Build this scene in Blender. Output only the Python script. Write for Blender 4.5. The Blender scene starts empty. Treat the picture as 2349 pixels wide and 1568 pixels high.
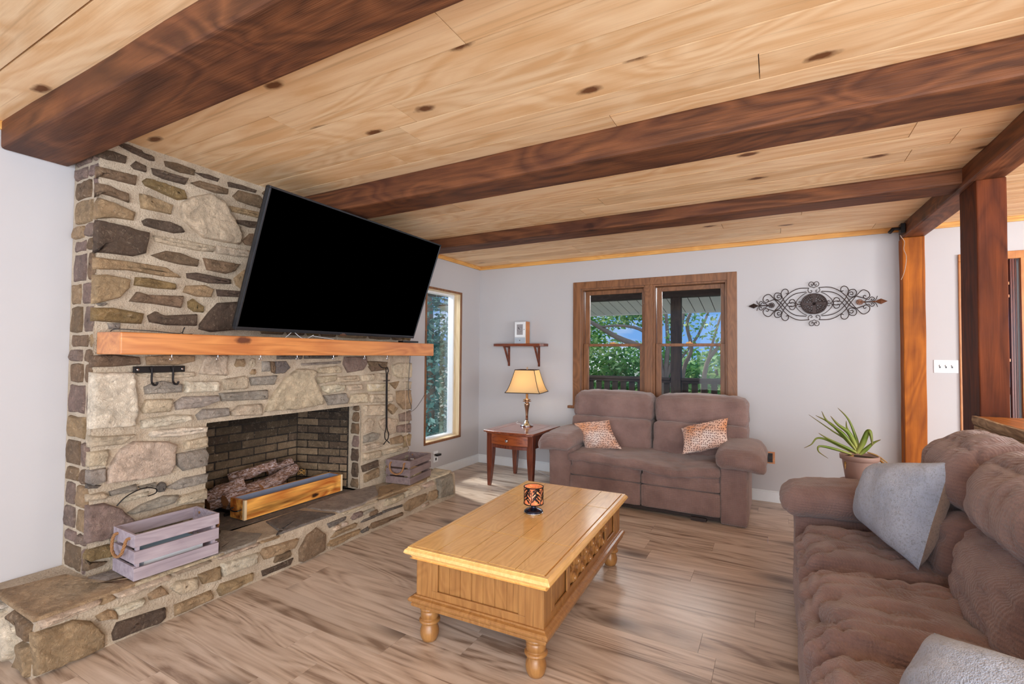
import bpy, bmesh, math, random
from mathutils import Vector, Matrix, noise
random.seed(7)
S = bpy.context.scene
COL = S.collection
PI = math.pi
# ------------------------------------------------------------------ camera
CAMZ = 1.35
def _cam():
    y, p, r = math.radians(28.77), math.radians(1.54), math.radians(0.48)
    cy, sy = math.cos(y), math.sin(y)
    fwd = Vector((-sy*math.cos(p), cy*math.cos(p), math.sin(p)))
    right = Vector((cy, sy, 0)); up = right.cross(fwd)
    R = right*math.cos(r) + up*math.sin(r); U = up*math.cos(r) - right*math.sin(r)
    m = Matrix((R, U, -fwd)).transposed().to_4x4(); m.translation = (0, 0, CAMZ)
    cd = bpy.data.cameras.new('camera'); cam = bpy.data.objects.new('camera', cd)
    cd.sensor_width = 36; cd.lens = 36*1100/2349; cd.clip_start = .02; cd.clip_end = 400
    cam.matrix_world = m; COL.objects.link(cam); S.camera = cam
_cam()
# ------------------------------------------------------------------ world, sun, area lights, exposure
S.view_settings.view_transform = 'Standard'; S.view_settings.look = 'None'
S.view_settings.gamma = 1.0; S.view_settings.exposure = 0.0; S.view_settings.use_curve_mapping = False
W = bpy.data.worlds.new('sky'); S.world = W; W.use_nodes = True
nt = W.node_tree; nt.nodes.clear()
out = nt.nodes.new('ShaderNodeOutputWorld'); bg = nt.nodes.new('ShaderNodeBackground')
tc = nt.nodes.new('ShaderNodeTexCoord'); mp = nt.nodes.new('ShaderNodeMapping'); mp.inputs['Scale'].default_value = (1, 1, 3.5)
mp.inputs['Location'].default_value = (.3, .1, .55)
nz = nt.nodes.new('ShaderNodeTexNoise'); nz.inputs['Scale'].default_value = 3.2; nz.inputs['Detail'].default_value = 8
cr = nt.nodes.new('ShaderNodeValToRGB')
cr.color_ramp.elements[0].position = .5; cr.color_ramp.elements[0].color = (.20, .42, .86, 1)
cr.color_ramp.elements[1].position = .66; cr.color_ramp.elements[1].color = (.95, .97, 1, 1)
nt.links.new(tc.outputs['Generated'], mp.inputs[0]); nt.links.new(mp.outputs[0], nz.inputs['Vector'])
nt.links.new(nz.outputs['Fac'], cr.inputs[0]); nt.links.new(cr.outputs[0], bg.inputs[0]); nt.links.new(bg.outputs[0], out.inputs[0])
bg.inputs[1].default_value = 1.0
def light(name, kind, loc, target, energy, color=(1, 1, 1), **k):
    d = bpy.data.lights.new(name, kind); d.energy = energy; d.color = color
    for a, v in k.items(): setattr(d, a, v)
    o = bpy.data.objects.new(name, d); COL.objects.link(o); o.location = loc
    o.rotation_euler = (Vector(target)-Vector(loc)).to_track_quat('-Z', 'Y').to_euler(); return o
light('sun', 'SUN', (-8, 3, 9), (0, 0, 0), 3.4, (1, .95, .88), angle=math.radians(2.5))
# added fill area lights behind and right of the camera, brightening the room
light('rear_fill', 'AREA', (1.2, -4.8, 1.3), (0, 4, 1.6), 285, (.97, .985, 1), shape='RECTANGLE', size=6.5, size_y=2.6)
light('side_fill', 'AREA', (4.1, 1.2, 1.4), (-1.6, 4.0, 1.5), 125, (.98, .99, 1), shape='RECTANGLE', size=3.0, size_y=1.8)
light('rear_up_fill', 'AREA', (1.6, -1.6, .4), (-.6, 3.0, 2.46), 122, (1, .98, .95), shape='RECTANGLE', size=3.6, size_y=1.4)  # added fill aimed up to brighten the ceiling
light('rear_overhead_fill', 'AREA', (1.4, -1.3, 2.42), (-.7, 2.8, 0), 98, (.98, .99, 1), shape='RECTANGLE', size=3.4, size_y=1.2)  # added fill aimed down to brighten floor and table tops
light('dining_room_lamp', 'AREA', (3.5, 3.0, 1.85), (-1.2, 5.0, 1.1), 30, (1, .97, .94), shape='RECTANGLE', size=.5, size_y=.5)
light('left_window_daylight', 'AREA', (-4.9, 4.1, 3.1), (-2.6, 4.0, .2), 200, (.95, .98, 1), shape='RECTANGLE', size=1.6, size_y=1.6)
light('porch_daylight', 'AREA', (-1.2, 7.0, 2.44), (-1.1, 3.6, .4), 110, (.97, .98, 1), shape='RECTANGLE', size=3.4, size_y=.8)

# ------------------------------------------------------------------ materials
def srgb(r, g, b):
    f = lambda c: (c/255/12.92) if c/255 <= .04045 else ((c/255+.055)/1.055)**2.4
    return (f(r), f(g), f(b), 1)
class N:
    def __init__(s, name, **k):
        s.m = bpy.data.materials.new(name); s.m.use_nodes = True; s.nt = s.m.node_tree
        s.b = s.nt.nodes['Principled BSDF']; s.set(s.b, **k)
    def set(s, n, **k):
        for a, v in k.items():
            a = a.replace('_', ' ')
            for i in n.inputs:
                if i.name.lower() == a.lower():
                    if isinstance(v, bpy.types.NodeSocket): s.nt.links.new(v, i)
                    else: i.default_value = v
                    break
        return n
    def n(s, t, **k):
        x = s.nt.nodes.new('ShaderNode'+t); props = {}
        for a in list(k):
            if hasattr(x, a) and a not in [i.name for i in x.inputs]: setattr(x, a, k.pop(a))
        return s.set(x, **k)
    def coord(s, scale=(1, 1, 1), rnd=False, gen='Object'):
        t = s.n('TexCoord'); v = t.outputs[gen]
        if rnd:
            a = s.n('Attribute', attribute_name='rnd')
            vm = s.n('VectorMath', operation='MULTIPLY'); s.nt.links.new(a.outputs['Fac'], vm.inputs[0]); vm.inputs[1].default_value = (23.7, 11.3, 7.9)
            va = s.n('VectorMath', operation='ADD'); s.nt.links.new(v, va.inputs[0]); s.nt.links.new(vm.outputs[0], va.inputs[1]); v = va.outputs[0]
        m = s.n('Mapping', Scale=scale); s.nt.links.new(v, m.inputs[0]); return m.outputs[0]
    def noise(s, vec, scale, detail=4, rough=.55, dist=0):
        return s.n('TexNoise', Vector=vec, Scale=scale, Detail=detail, Roughness=rough, Distortion=dist).outputs['Fac']
    def ramp(s, fac, *st):
        r = s.n('ValToRGB'); e = r.color_ramp.elements
        while len(e) < len(st): e.new(.5)
        for el, (p, c) in zip(e, st):
            el.position = p; el.color = c if len(c) == 4 else (*c, 1)
        s.nt.links.new(fac, r.inputs[0]); return r.outputs[0]
    def mix(s, a, b, fac, mode='MIX'):
        x = s.nt.nodes.new('ShaderNodeMix'); x.data_type = 'RGBA'; x.blend_type = mode; x.clamp_result = False
        for v, i in ((fac, 0), (a, 6), (b, 7)):
            if isinstance(v, bpy.types.NodeSocket): s.nt.links.new(v, x.inputs[i])
            else: x.inputs[i].default_value = v
        return x.outputs[2]
    def math(s, op, a, b=0, c=0):
        x = s.nt.nodes.new('ShaderNodeMath'); x.operation = op
        for v, i in ((a, 0), (b, 1), (c, 2)):
            if isinstance(v, bpy.types.NodeSocket): s.nt.links.new(v, x.inputs[i])
            else: x.inputs[i].default_value = v
        return x.outputs[0]
    def bump(s, h, strength=.3, dist=.01):
        b = s.n('Bump', Strength=strength, Distance=dist, Height=h); s.nt.links.new(b.outputs[0], s.b.inputs['Normal'])
    def color(s, c): s.set(s.b, Base_Color=c)
G = lambda v: (v, v, v, 1)
def plain(name, rgb, rough=.5, metal=0, var=.12, scale=30, bump=.0, **k):
    m = N(name, Roughness=rough, Metallic=metal, **k); c = srgb(*rgb)
    n = m.noise(m.coord(), scale, 4)
    m.color(m.mix(c, tuple(x*(1-var*2) for x in c[:3])+(1,), n))
    if bump: m.bump(n, bump, .004)
    return m.m
def wood(name, light_, dark, axis='x', rough=.45, grain=14, rnd=False, knots=0.0, knotc=(70, 40, 22), bump=.15, tint=.16, contrast=1.0, fine=60, knotscale=2.6, rings=True, coat=0, blotch=.0, blotchc=(60, 30, 20), bs=2.2):
    m = N(name, Roughness=rough, Coat_Weight=coat, Coat_Roughness=.15)
    ax = 'xyz'.index(axis); sc = [1, 1, 1]; sc[ax] = .09
    v = m.coord(tuple(sc), rnd); L, D = srgb(*light_), srgb(*dark)
    n1 = m.noise(v, grain, 5, .6, 1.6)
    sc2 = [1, 1, 1]; sc2[ax] = .02
    n2 = m.noise(m.coord(tuple(sc2), rnd), fine, 3, .7)
    f = n1
    if rings:
        n3 = m.noise(m.coord(tuple(q if i == ax else q*.32 for i, q in enumerate(sc)), rnd), grain*.9, 2, .4, 1.0)
        w = m.math('FRACT', m.math('MULTIPLY', n3, 11))
        w = m.math('MULTIPLY', m.math('ABSOLUTE', m.math('SUBTRACT', w, .5)), 2)
        f = m.math('ADD', m.math('MULTIPLY', n1, .8), m.math('MULTIPLY', w, .2))
    c = m.ramp(f, (.5-.22/contrast, D), (.5+.18/contrast, L))
    c = m.mix(c, m.mix(tuple(q*.75 for q in D[:3])+(1,), c, .2), m.ramp(n2, (.56, G(0)), (.74, G(1))))
    if knots:
        sk = [1.0, 1.0, 1.0]; sk[ax] = .45
        sp = m.n('SeparateXYZ'); m.nt.links.new(m.coord(tuple(sk), rnd), sp.inputs[0])
        o3 = [i for i in range(3) if i != ax]; cb_ = m.n('CombineXYZ')
        m.nt.links.new(sp.outputs[ax], cb_.inputs[0]); m.nt.links.new(m.math('ADD', sp.outputs[o3[0]], sp.outputs[o3[1]]), cb_.inputs[1])
        vv = m.n('TexVoronoi', voronoi_dimensions='2D', Vector=cb_.outputs[0], Scale=knotscale, Randomness=1.0)
        wob = m.noise(m.coord(rnd=rnd), 22, 3)
        dd = m.math('ADD', vv.outputs['Distance'], m.math('MULTIPLY', m.math('SUBTRACT', wob, .5), .05))
        k = m.ramp(dd, (.035*knots, G(1)), (.075*knots, G(.0)))
        ring = m.ramp(dd, (.09*knots, G(.45)), (.22*knots, G(0)))
        c = m.mix(c, D, ring); c = m.mix(c, srgb(*knotc), k)
    if blotch:
        bn = m.noise(m.coord(tuple(sc) if bs > 5 else (1, 1, 1)), bs, 4, .6)
        c = m.mix(c, srgb(*blotchc), m.math('MULTIPLY', m.ramp(bn, (.45, G(0)), (.7, G(1))), blotch))
    if rnd:
        a = m.n('Attribute', attribute_name='rnd'); t = m.math('ADD', m.math('MULTIPLY', a.outputs['Fac'], tint*2), 1-tint)
        x = m.n('VectorMath', operation='SCALE'); m.nt.links.new(c, x.inputs[0]); m.nt.links.new(t, x.inputs['Scale']); c = x.outputs[0]
    m.color(c); m.bump(m.math('ADD', m.math('MULTIPLY', f, .6), n2), bump, .004)
    return m.m
def fabric(name, c1, c2, rib=True, scale=170, bump=.5, axis=0):
    m = N(name, Roughness=.95, Sheen_Weight=.35, Sheen_Roughness=.5); v = m.coord()
    big = m.noise(v, 5, 4); n2 = m.noise(v, 260, 2)
    c = m.mix(srgb(*c1), srgb(*c2), m.ramp(big, (.36, G(0)), (.64, G(1))))
    h = n2
    c = m.mix(c, tuple(x*.6 for x in srgb(*c1)[:3])+(1,), m.ramp(n2, (.5, G(0)), (.8, G(.7))))
    if not rib:
        c = m.mix(c, tuple(x*.45 for x in srgb(*c1)[:3])+(1,), m.ramp(m.noise(v, 90, 5, .8), (.5, G(0)), (.66, G(.75))))
    if rib:
        sep = m.n('SeparateXYZ'); m.nt.links.new(v, sep.inputs[0])
        s1 = m.math('SINE', m.math('MULTIPLY', m.math('ADD', sep.outputs[0], sep.outputs[1]), scale*2.6))
        s2 = m.math('SINE', m.math('MULTIPLY', sep.outputs[2], scale*2.6))
        wv = m.math('ADD', s1, s2)
        c = m.mix(c, tuple(x*1.5 for x in srgb(*c2)[:3])+(1,), m.ramp(wv, (.2, G(0)), (1, G(.22))))
        h = m.math('ADD', n2, m.math('MULTIPLY', wv, .3))
    h = m.math('ADD', h, m.math('MULTIPLY', m.noise(v, 9, 4), 2.5))
    m.color(c); m.bump(h, bump, .006); return m.m
M = {}
M['wall'] = plain('wall_paint', (198, 197, 200), .75, var=.02, scale=4)
M['white'] = plain('white_paint', (238, 242, 246), .4, var=.02)
M['black'] = plain('black_plastic', (22, 22, 24), .35)
M['iron'] = plain('wrought_iron', (38, 34, 34), .5, .6, bump=.2)
M['bronze'] = plain('dark_bronze', (58, 44, 42), .5, .4, bump=.2)
M['copper'] = plain('coppery_bronze', (128, 80, 54), .5, .4, bump=.2)
M['pine'] = wood('ceiling_pine', (250, 220, 178), (230, 188, 138), 'x', .5, 8, True, .8, (118, 78, 50), .15, .08, 1.5, 40, 2.0, coat=0)
M['pine_trim'] = wood('pine_trim_wood', (236, 184, 108), (206, 146, 76), 'y', .4, 12, bump=.05)
M['pine_trim_x'] = wood('pine_trim_wood_x', (236, 184, 108), (206, 146, 76), 'x', .4, 12, bump=.05)
M['pine_pale'] = wood('pale_pine_liner', (236, 214, 178), (214, 186, 140), 'z', .4, 12, knots=.7, bump=.05)
M['beam'] = wood('stained_beam_wood', (126, 80, 52), (80, 50, 35), 'x', .6, 10, False, .6, (40, 22, 16), .8, contrast=1.5, fine=90, knotscale=1.6, coat=0, blotch=.5, blotchc=(84, 48, 38))
M['beam_y'] = wood('stained_beam_wood_y', (134, 84, 56), (84, 50, 34), 'y', .5, 10, False, .6, (50, 28, 20), .6, contrast=1.5, fine=90, knotscale=1.6, blotch=.4, blotchc=(84, 48, 38))
M['post'] = wood('stained_post_wood', (112, 56, 28), (70, 34, 20), 'z', .6, 10, False, .9, (46, 22, 14), .4, contrast=1.4, knotscale=2.2, blotch=.5, blotchc=(90, 48, 36))
M['post_o'] = wood('orange_rough_post_wood', (190, 108, 28), (138, 70, 14), 'z', .6, 8, False, .7, (80, 40, 16), .6, contrast=1.0, knotscale=3, blotch=.5, blotchc=(110, 58, 20))
M['mantel'] = wood('mantel_wood', (222, 150, 86), (178, 104, 54), 'y', .32, 9, False, .8, (96, 48, 24), .1, contrast=.9, knotscale=2.2, coat=.3)
M['wintrim'] = wood('window_casing_wood', (150, 102, 66), (108, 70, 44), 'z', .45, 14, bump=.15, contrast=.9)
M['oak'] = wood('golden_oak_lit', (250, 206, 132), (228, 176, 104), 'y', .28, 22, False, 0, bump=.08, contrast=.8, fine=120, coat=.35)  # coffee-table top tone, lightened as the lit face of the oak
M['oak_shaded'] = wood('golden_oak_shaded', (172, 124, 70), (138, 92, 48), 'z', .38, 22, False, 0, bump=.12, contrast=.8, fine=120, coat=.2)  # same oak darkened, shade of the table sides put into the colour
M['cherry'] = wood('cherry_wood', (158, 82, 46), (108, 50, 30), 'y', .15, 12, bump=.03, contrast=.9, coat=.7)
M['cherryz'] = wood('cherry_leg_wood', (128, 66, 46), (86, 42, 30), 'z', .25, 12, bump=.03, contrast=.9, coat=.5)
M['drawerw'] = wood('cherry_drawer_wood', (176, 92, 44), (122, 56, 28), 'x', .25, 12, bump=.03, contrast=.9, coat=.5)
M['shelfw'] = wood('shelf_wood', (134, 70, 44), (86, 42, 30), 'x', .3, 14, bump=.05)
M['crate'] = wood('whitewashed_crate_wood', (176, 164, 172), (140, 128, 138), 'y', .7, 16, bump=.3, contrast=.8)
M['crate2'] = wood('greywashed_crate_wood', (138, 120, 118), (104, 88, 88), 'y', .7, 16, bump=.3, contrast=.8)
M['paleblue'] = plain('blue_grey_wash', (140, 152, 178), .6, var=.1, scale=20)
M['burnt'] = wood('scorched_pine', (255, 190, 96), (176, 92, 34), 'y', .3, 11, False, .9, (50, 24, 10), .1, contrast=1.5, fine=50, knotscale=3.4, coat=.5, blotch=.95, blotchc=(84, 40, 12), bs=16)
M['rope'] = plain('jute_rope', (176, 128, 84), .9, var=.3, scale=150, bump=.5)
M['counter'] = wood('counter_wood', (206, 134, 70), (156, 92, 44), 'y', .35, 12, bump=.1)
M['bark'] = wood('rough_edge_wood', (190, 162, 128), (132, 104, 78), 'y', .85, 20, bump=.8, contrast=1.3)
M['doorw'] = wood('honey_door_wood', (206, 138, 74), (174, 106, 50), 'z', .35, 12, bump=.05)
M['reddoor'] = wood('dark_red_door_wood', (110, 46, 28), (70, 28, 20), 'z', .3, 12, bump=.05)
M['deckw'] = wood('porch_dark_wood', (84, 66, 58), (54, 42, 38), 'z', .7, 14, bump=.3)
M['deckx'] = wood('porch_dark_wood_x', (84, 66, 58), (54, 42, 38), 'x', .7, 14, bump=.3)
M['vinyl'] = plain('cream_soffit', (246, 238, 222), .5, var=.03)
M['sofa'] = fabric('brown_corduroy', (152, 124, 117), (126, 100, 94))
M['sofadark'] = plain('dark_frame', (46, 30, 26), .6)
M['sherpa'] = fabric('grey_fleece', (200, 210, 228), (172, 184, 206), rib=False, bump=1.0)
M['beige'] = fabric('beige_pillow_fabric', (196, 170, 150), (176, 150, 130), rib=False, bump=.3)
M['brass'] = plain('brushed_lamp_metal', (186, 150, 124), .22, .9, var=.1)
M['silver'] = plain('chrome', (210, 210, 214), .15, 1.0, var=.02)
def m_floor():
    m = N('vinyl_plank_floor', Roughness=.34, Specular_IOR_Level=.5); A, B, D = srgb(218, 201, 185), srgb(198, 178, 160), srgb(146, 124, 107)
    v = m.coord((.085, 1, 1), True); n1 = m.noise(v, 7.5, 6, .62, 2.2)
    n3 = m.noise(m.coord((.07, .42, 1), True), 5.5, 2, .4, 1.4)
    w = m.math('MULTIPLY', m.math('ABSOLUTE', m.math('SUBTRACT', m.math('FRACT', m.math('MULTIPLY', n3, 14)), .5)), 2)
    f = m.math('ADD', m.math('MULTIPLY', n1, .86), m.math('MULTIPLY', w, .14))
    c = m.ramp(f, (.34, D), (.46, B), (.6, A))
    n2 = m.noise(m.coord((.02, 1, 1), True), 90, 3, .7); c = m.mix(c, D, m.ramp(n2, (.56, G(0)), (.8, G(.5))))
    vv = m.n('TexVoronoi', voronoi_dimensions='2D', Vector=m.coord((.4, 1, 1), True), Scale=1.3)
    c = m.mix(c, srgb(84, 64, 52), m.ramp(vv.outputs['Distance'], (.02, G(.8)), (.11, G(0))))
    a = m.n('Attribute', attribute_name='rnd'); x = m.n('VectorMath', operation='SCALE'); m.nt.links.new(c, x.inputs[0])
    m.nt.links.new(m.math('ADD', m.math('MULTIPLY', a.outputs['Fac'], .16), .92), x.inputs['Scale'])
    m.color(x.outputs[0]); m.bump(m.math('ADD', n2, m.math('MULTIPLY', f, .5)), .12, .003); return m.m
M['floor'] = m_floor()
def m_stone():
    m = N('field_stone', Roughness=.82); v = m.coord(); a = m.n('Attribute', attribute_name='col')
    n1 = m.noise(v, 11, 8, .65, .6); n2 = m.noise(v, 46, 6, .7, 1.0)
    x = m.n('VectorMath', operation='SCALE'); m.nt.links.new(a.outputs['Color'], x.inputs[0])
    m.nt.links.new(m.math('ADD', m.math('MULTIPLY', n1, 1.5), .22), x.inputs['Scale'])
    c = m.mix(x.outputs[0], srgb(222, 200, 172), m.ramp(n2, (.56, G(0)), (.72, G(.42))))
    c = m.mix(c, srgb(70, 56, 44), m.ramp(n2, (.28, G(.55)), (.42, G(0))))
    m.color(c); vo = m.n('TexVoronoi', Vector=v, Scale=26, feature='F1')
    m.bump(m.math('ADD', m.math('MULTIPLY', n1, 1.0), m.math('ADD', m.math('MULTIPLY', n2, .9), m.math('MULTIPLY', vo.outputs['Distance'], .4))), 1.0, .022); return m.m
M['stone'] = m_stone()
def m_mortar():
    m = N('sand_mortar', Roughness=.95); v = m.coord(); n = m.noise(v, 7, 6, .6); n2 = m.noise(v, 120, 3)
    m.color(m.mix(m.ramp(n, (.3, srgb(164, 148, 128)), (.7, srgb(200, 185, 164))), srgb(120, 104, 88), m.ramp(n2, (.5, G(0)), (.8, G(.6)))))
    m.bump(m.math('ADD', m.math('MULTIPLY', n, 2), n2), .7, .01); return m.m
M['mortar'] = m_mortar()
def m_glass():
    m = bpy.data.materials.new('window_glass'); m.use_nodes = True; t = m.node_tree; t.nodes.clear()
    o = t.nodes.new('ShaderNodeOutputMaterial'); a = t.nodes.new('ShaderNodeBsdfTransparent'); g = t.nodes.new('ShaderNodeBsdfGlossy')
    g.inputs['Roughness'].default_value = .02; x = t.nodes.new('ShaderNodeMixShader'); f = t.nodes.new('ShaderNodeFresnel'); f.inputs[0].default_value = 1.22
    a.inputs[0].default_value = (.96, .98, .98, 1)
    t.links.new(f.outputs[0], x.inputs[0]); t.links.new(a.outputs[0], x.inputs[1]); t.links.new(g.outputs[0], x.inputs[2]); t.links.new(x.outputs[0], o.inputs[0]); return m
M['glass'] = m_glass()
def m_leaf(name, c1, c2, c3):
    m = N(name, Roughness=.5); a = m.n('Attribute', attribute_name='rnd')
    c = m.ramp(a.outputs['Fac'], (0, srgb(*c1)), (.55, srgb(*c2)), (1, srgb(*c3))); m.color(c)
    t = m.n('BsdfTranslucent', Color=c); x = m.n('MixShader', Fac=.3); m.nt.links.new(m.b.outputs[0], x.inputs[1]); m.nt.links.new(t.outputs[0], x.inputs[2])
    m.nt.links.new(x.outputs[0], m.nt.nodes['Material Output'].inputs[0]); return m.m
M['leaf'] = m_leaf('tree_leaves', (66, 118, 60), (128, 182, 92), (222, 234, 160))
M['leaf2'] = m_leaf('teal_leaves', (40, 104, 104), (86, 160, 150), (186, 226, 212))  # blue-green leaf tones for the tree at the narrow window
M['bark_tree'] = plain('smooth_myrtle_bark', (176, 150, 130), .8, var=.25, scale=8, bump=.4)
M['bounce_lawn'] = plain('lawn', (196, 192, 168), .9, var=.3, scale=12)  # pale instead of green so the lawn bounces neutral light onto the soffit
def m_aloe():
    m = N('aloe_leaf', Roughness=.4); a = m.n('Attribute', attribute_name='rnd')
    m.color(m.ramp(a.outputs['Fac'], (0, srgb(196, 198, 110)), (.3, srgb(122, 152, 58)), (.75, srgb(128, 138, 58)), (1, srgb(120, 86, 50)))); return m.m
M['aloe'] = m_aloe()
M['drydleaf'] = plain('dry_leaf', (196, 150, 84), .7, var=.3)
M['pot'] = plain('mauve_clay_pot', (176, 146, 136), .5, var=.05)
M['soil'] = plain('soil', (70, 50, 38), .95, var=.3, bump=.6)
def m_leopard():
    m = N('spotted_pillow_fabric', Roughness=.6, Sheen_Weight=.3); v = m.coord()
    c = m.ramp(m.noise(v, 4, 3), (.38, srgb(222, 150, 100)), (.62, srgb(236, 216, 206)))
    sp = m.n('SeparateXYZ'); m.nt.links.new(v, sp.inputs[0]); cb = m.n('CombineXYZ'); m.nt.links.new(sp.outputs[0], cb.inputs[0]); m.nt.links.new(m.math('MULTIPLY', sp.outputs[2], .8), cb.inputs[1])
    vo = m.n('TexVoronoi', voronoi_dimensions='2D', Vector=cb.outputs[0], Scale=62, Randomness=.55)
    c = m.mix(c, srgb(104, 58, 44), m.ramp(vo.outputs['Distance'], (.2, G(1)), (.3, G(0))))
    m.color(c); m.bump(m.noise(v, 16, 4), .5, .01); return m.m
M['leopard'] = m_leopard()
def m_shade():
    m = N('linen_lamp_shade', Roughness=.8, Base_Color=srgb(250, 226, 178)); t = m.n('BsdfTranslucent', Color=srgb(255, 214, 150)); x = m.n('MixShader', Fac=.6)
    m.nt.links.new(m.b.outputs[0], x.inputs[1]); m.nt.links.new(t.outputs[0], x.inputs[2]); m.nt.links.new(x.outputs[0], m.nt.nodes['Material Output'].inputs[0]); return m.m
M['shade'] = m_shade()
M['bulb'] = N('glowing_bulb', Emission_Color=(1, .8, .5, 1), Emission_Strength=4).m
M['screen'] = N('tv_screen_glass', Base_Color=(.0, .0, .0, 1), Roughness=.5, Specular_IOR_Level=.0).m
M['bezel'] = plain('tv_bezel', (62, 66, 72), .25, .5)
def m_peach():
    m = N('peach_mercury_glass', Roughness=.3, Metallic=.1); v = m.coord(); vo = m.n('TexVoronoi', Vector=v, Scale=60)
    m.color(m.ramp(vo.outputs['Distance'], (.1, srgb(255, 190, 120)), (.5, srgb(226, 130, 96)))); m.bump(vo.outputs['Distance'], .6, .004)
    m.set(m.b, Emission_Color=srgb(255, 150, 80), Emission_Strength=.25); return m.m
M['peach'] = m_peach()
M['steelblue'] = plain('dark_polished_base', (54, 60, 80), .18, .8)
def m_log():
    m = N('ceramic_log_bark', Roughness=.85); v = m.coord((1, 1, 1)); n = m.noise(m.coord((1.6, .5, 2.2)), 26, 4, .6, 2.5)
    m.color(m.ramp(n, (.34, srgb(62, 44, 38)), (.48, srgb(150, 112, 90)), (.62, srgb(204, 190, 194)))); m.bump(n, .9, .012); return m.m
M['log'] = m_log()
M['logface'] = plain('cut_log_face', (170, 112, 66), .8, var=.25, scale=25)

for k_, v_ in (('post', .12), ('beam', .25), ('beam_y', .25), ('post_o', .25), ('pine', .25)): M[k_].node_tree.nodes['Principled BSDF'].inputs['Specular IOR Level'].default_value = v_
# ------------------------------------------------------------------ mesh helpers
class MB:
    def __init__(s): s.v = []; s.f = []; s.a = {}; s.cur = {}
    def attr(s, **k): s.cur = k
    def add(s, vs, fs, mat=None):
        b = len(s.v)
        for p in vs: s.v.append(tuple(mat @ Vector(p)) if mat else tuple(p))
        for f in fs: s.f.append([i+b for i in f])
        for k in set(s.a) | set(s.cur):
            l = s.a.setdefault(k, []); l.extend([l[-1] if l else (0 if k == 'rnd' else (0, 0, 0, 1))]*(b-len(l)) if len(l) < b else [])
            l.extend([s.cur.get(k, 0)]*(len(vs)))
        return s
    def box(s, x0, x1, y0, y1, z0, z1, mat=None):
        v = [(x, y, z) for x in (x0, x1) for y in (y0, y1) for z in (z0, z1)]
        return s.add(v, [(0, 1, 3, 2), (4, 6, 7, 5), (0, 4, 5, 1), (2, 3, 7, 6), (0, 2, 6, 4), (1, 5, 7, 3)], mat)
    def prism(s, poly, z0, z1, mat=None):
        n = len(poly); v = [(x, y, z0) for x, y in poly]+[(x, y, z1) for x, y in poly]
        return s.add(v, [tuple(range(n))[::-1], tuple(range(n, 2*n))]+[(i, (i+1) % n, n+(i+1) % n, n+i) for i in range(n)], mat)
    def lathe(s, prof, cx=0, cy=0, seg=28, mat=None, cap=True, sq=None):
        v = []; f = []
        for r, z in prof:
            for i in range(seg):
                a = 2*PI*i/seg; v.append((cx+r*math.cos(a), cy+r*math.sin(a), z))
        for j in range(len(prof)-1):
            for i in range(seg): f.append((j*seg+i, j*seg+(i+1) % seg, (j+1)*seg+(i+1) % seg, (j+1)*seg+i))
        if cap: f.append(tuple(range(seg))[::-1]); f.append(tuple((len(prof)-1)*seg+i for i in range(seg)))
        return s.add(v, f, mat)
    def tube(s, pts, r, seg=8, mat=None, cap=True):
        pts = [Vector(p) for p in pts]; n = len(pts); rs = r if isinstance(r, (list, tuple)) else [r]*n
        v = []; f = []; up = None
        for i, p in enumerate(pts):
            t = (pts[min(i+1, n-1)]-pts[max(i-1, 0)]).normalized()
            if up is None: up = t.orthogonal().normalized()
            up = (up-t*up.dot(t));  up = up.normalized() if up.length > 1e-6 else t.orthogonal().normalized()
            w = t.cross(up)
            for k in range(seg):
                a = 2*PI*k/seg; v.append(p+(up*math.cos(a)+w*math.sin(a))*rs[i])
        for i in range(n-1):
            for k in range(seg): f.append((i*seg+k, i*seg+(k+1) % seg, (i+1)*seg+(k+1) % seg, (i+1)*seg+k))
        if cap: f.append(tuple(range(seg))[::-1]); f.append(tuple((n-1)*seg+k for k in range(seg)))
        return s.add(v, f, mat)
    def bm(s, b, mat=None):
        b.verts.ensure_lookup_table(); return s.add([v.co[:] for v in b.verts], [[x.index for x in f.verts] for f in b.faces], mat)
    def build(s, name, mat, parent=None, world=True, smooth=False, bevel=0, seg=2, fix=True):
        me = bpy.data.meshes.new(name); vs = s.v
        if parent is not None and world:
            q = parent
            off = Vector((0, 0, 0))
            while q is not None: off += q.location; q = q.parent
            vs = [tuple(Vector(p)-off) for p in vs]
        me.from_pydata(vs, [], s.f)
        for k, l in s.a.items():
            if k == 'rnd': at = me.attributes.new('rnd', 'FLOAT', 'POINT'); at.data.foreach_set('value', l)
            else:
                at = me.attributes.new('col', 'FLOAT_COLOR', 'POINT'); at.data.foreach_set('color', [c for x in l for c in x])
        if fix:
            b = bmesh.new(); b.from_mesh(me); bmesh.ops.recalc_face_normals(b, faces=b.faces); b.to_mesh(me); b.free()
        me.materials.append(mat if not isinstance(mat, str) else M[mat])
        if smooth: me.polygons.foreach_set('use_smooth', [True]*len(me.polygons))
        me.update(); o = bpy.data.objects.new(name, me); COL.objects.link(o)
        if parent is not None: o.parent = parent
        if bevel:
            m = o.modifiers.new('bevel', 'BEVEL'); m.width = bevel; m.segments = seg; m.limit_method = 'ANGLE'; m.angle_limit = math.radians(35)
        return o
def thing(name, label, cat, loc=(0, 0, 0), rz=0, group=None):
    o = bpy.data.objects.new(name, None); COL.objects.link(o); o.location = loc; o.rotation_euler = (0, 0, rz); o.empty_display_size = .1
    return tag(o, label, cat, group)
def tag(o, label, cat, group=None, kind=None):
    o['label'] = label; o['category'] = cat
    if group: o['group'] = group
    if kind: o['kind'] = kind
    return o
def struct(o, label=None):
    o['kind'] = 'structure'
    if label: o['label'] = label
    return o
def copy_tree(o, parent=None):
    c = o.copy(); COL.objects.link(c)
    if parent: c.parent = parent
    for ch in list(o.children): copy_tree(ch, c)
    return c
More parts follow.
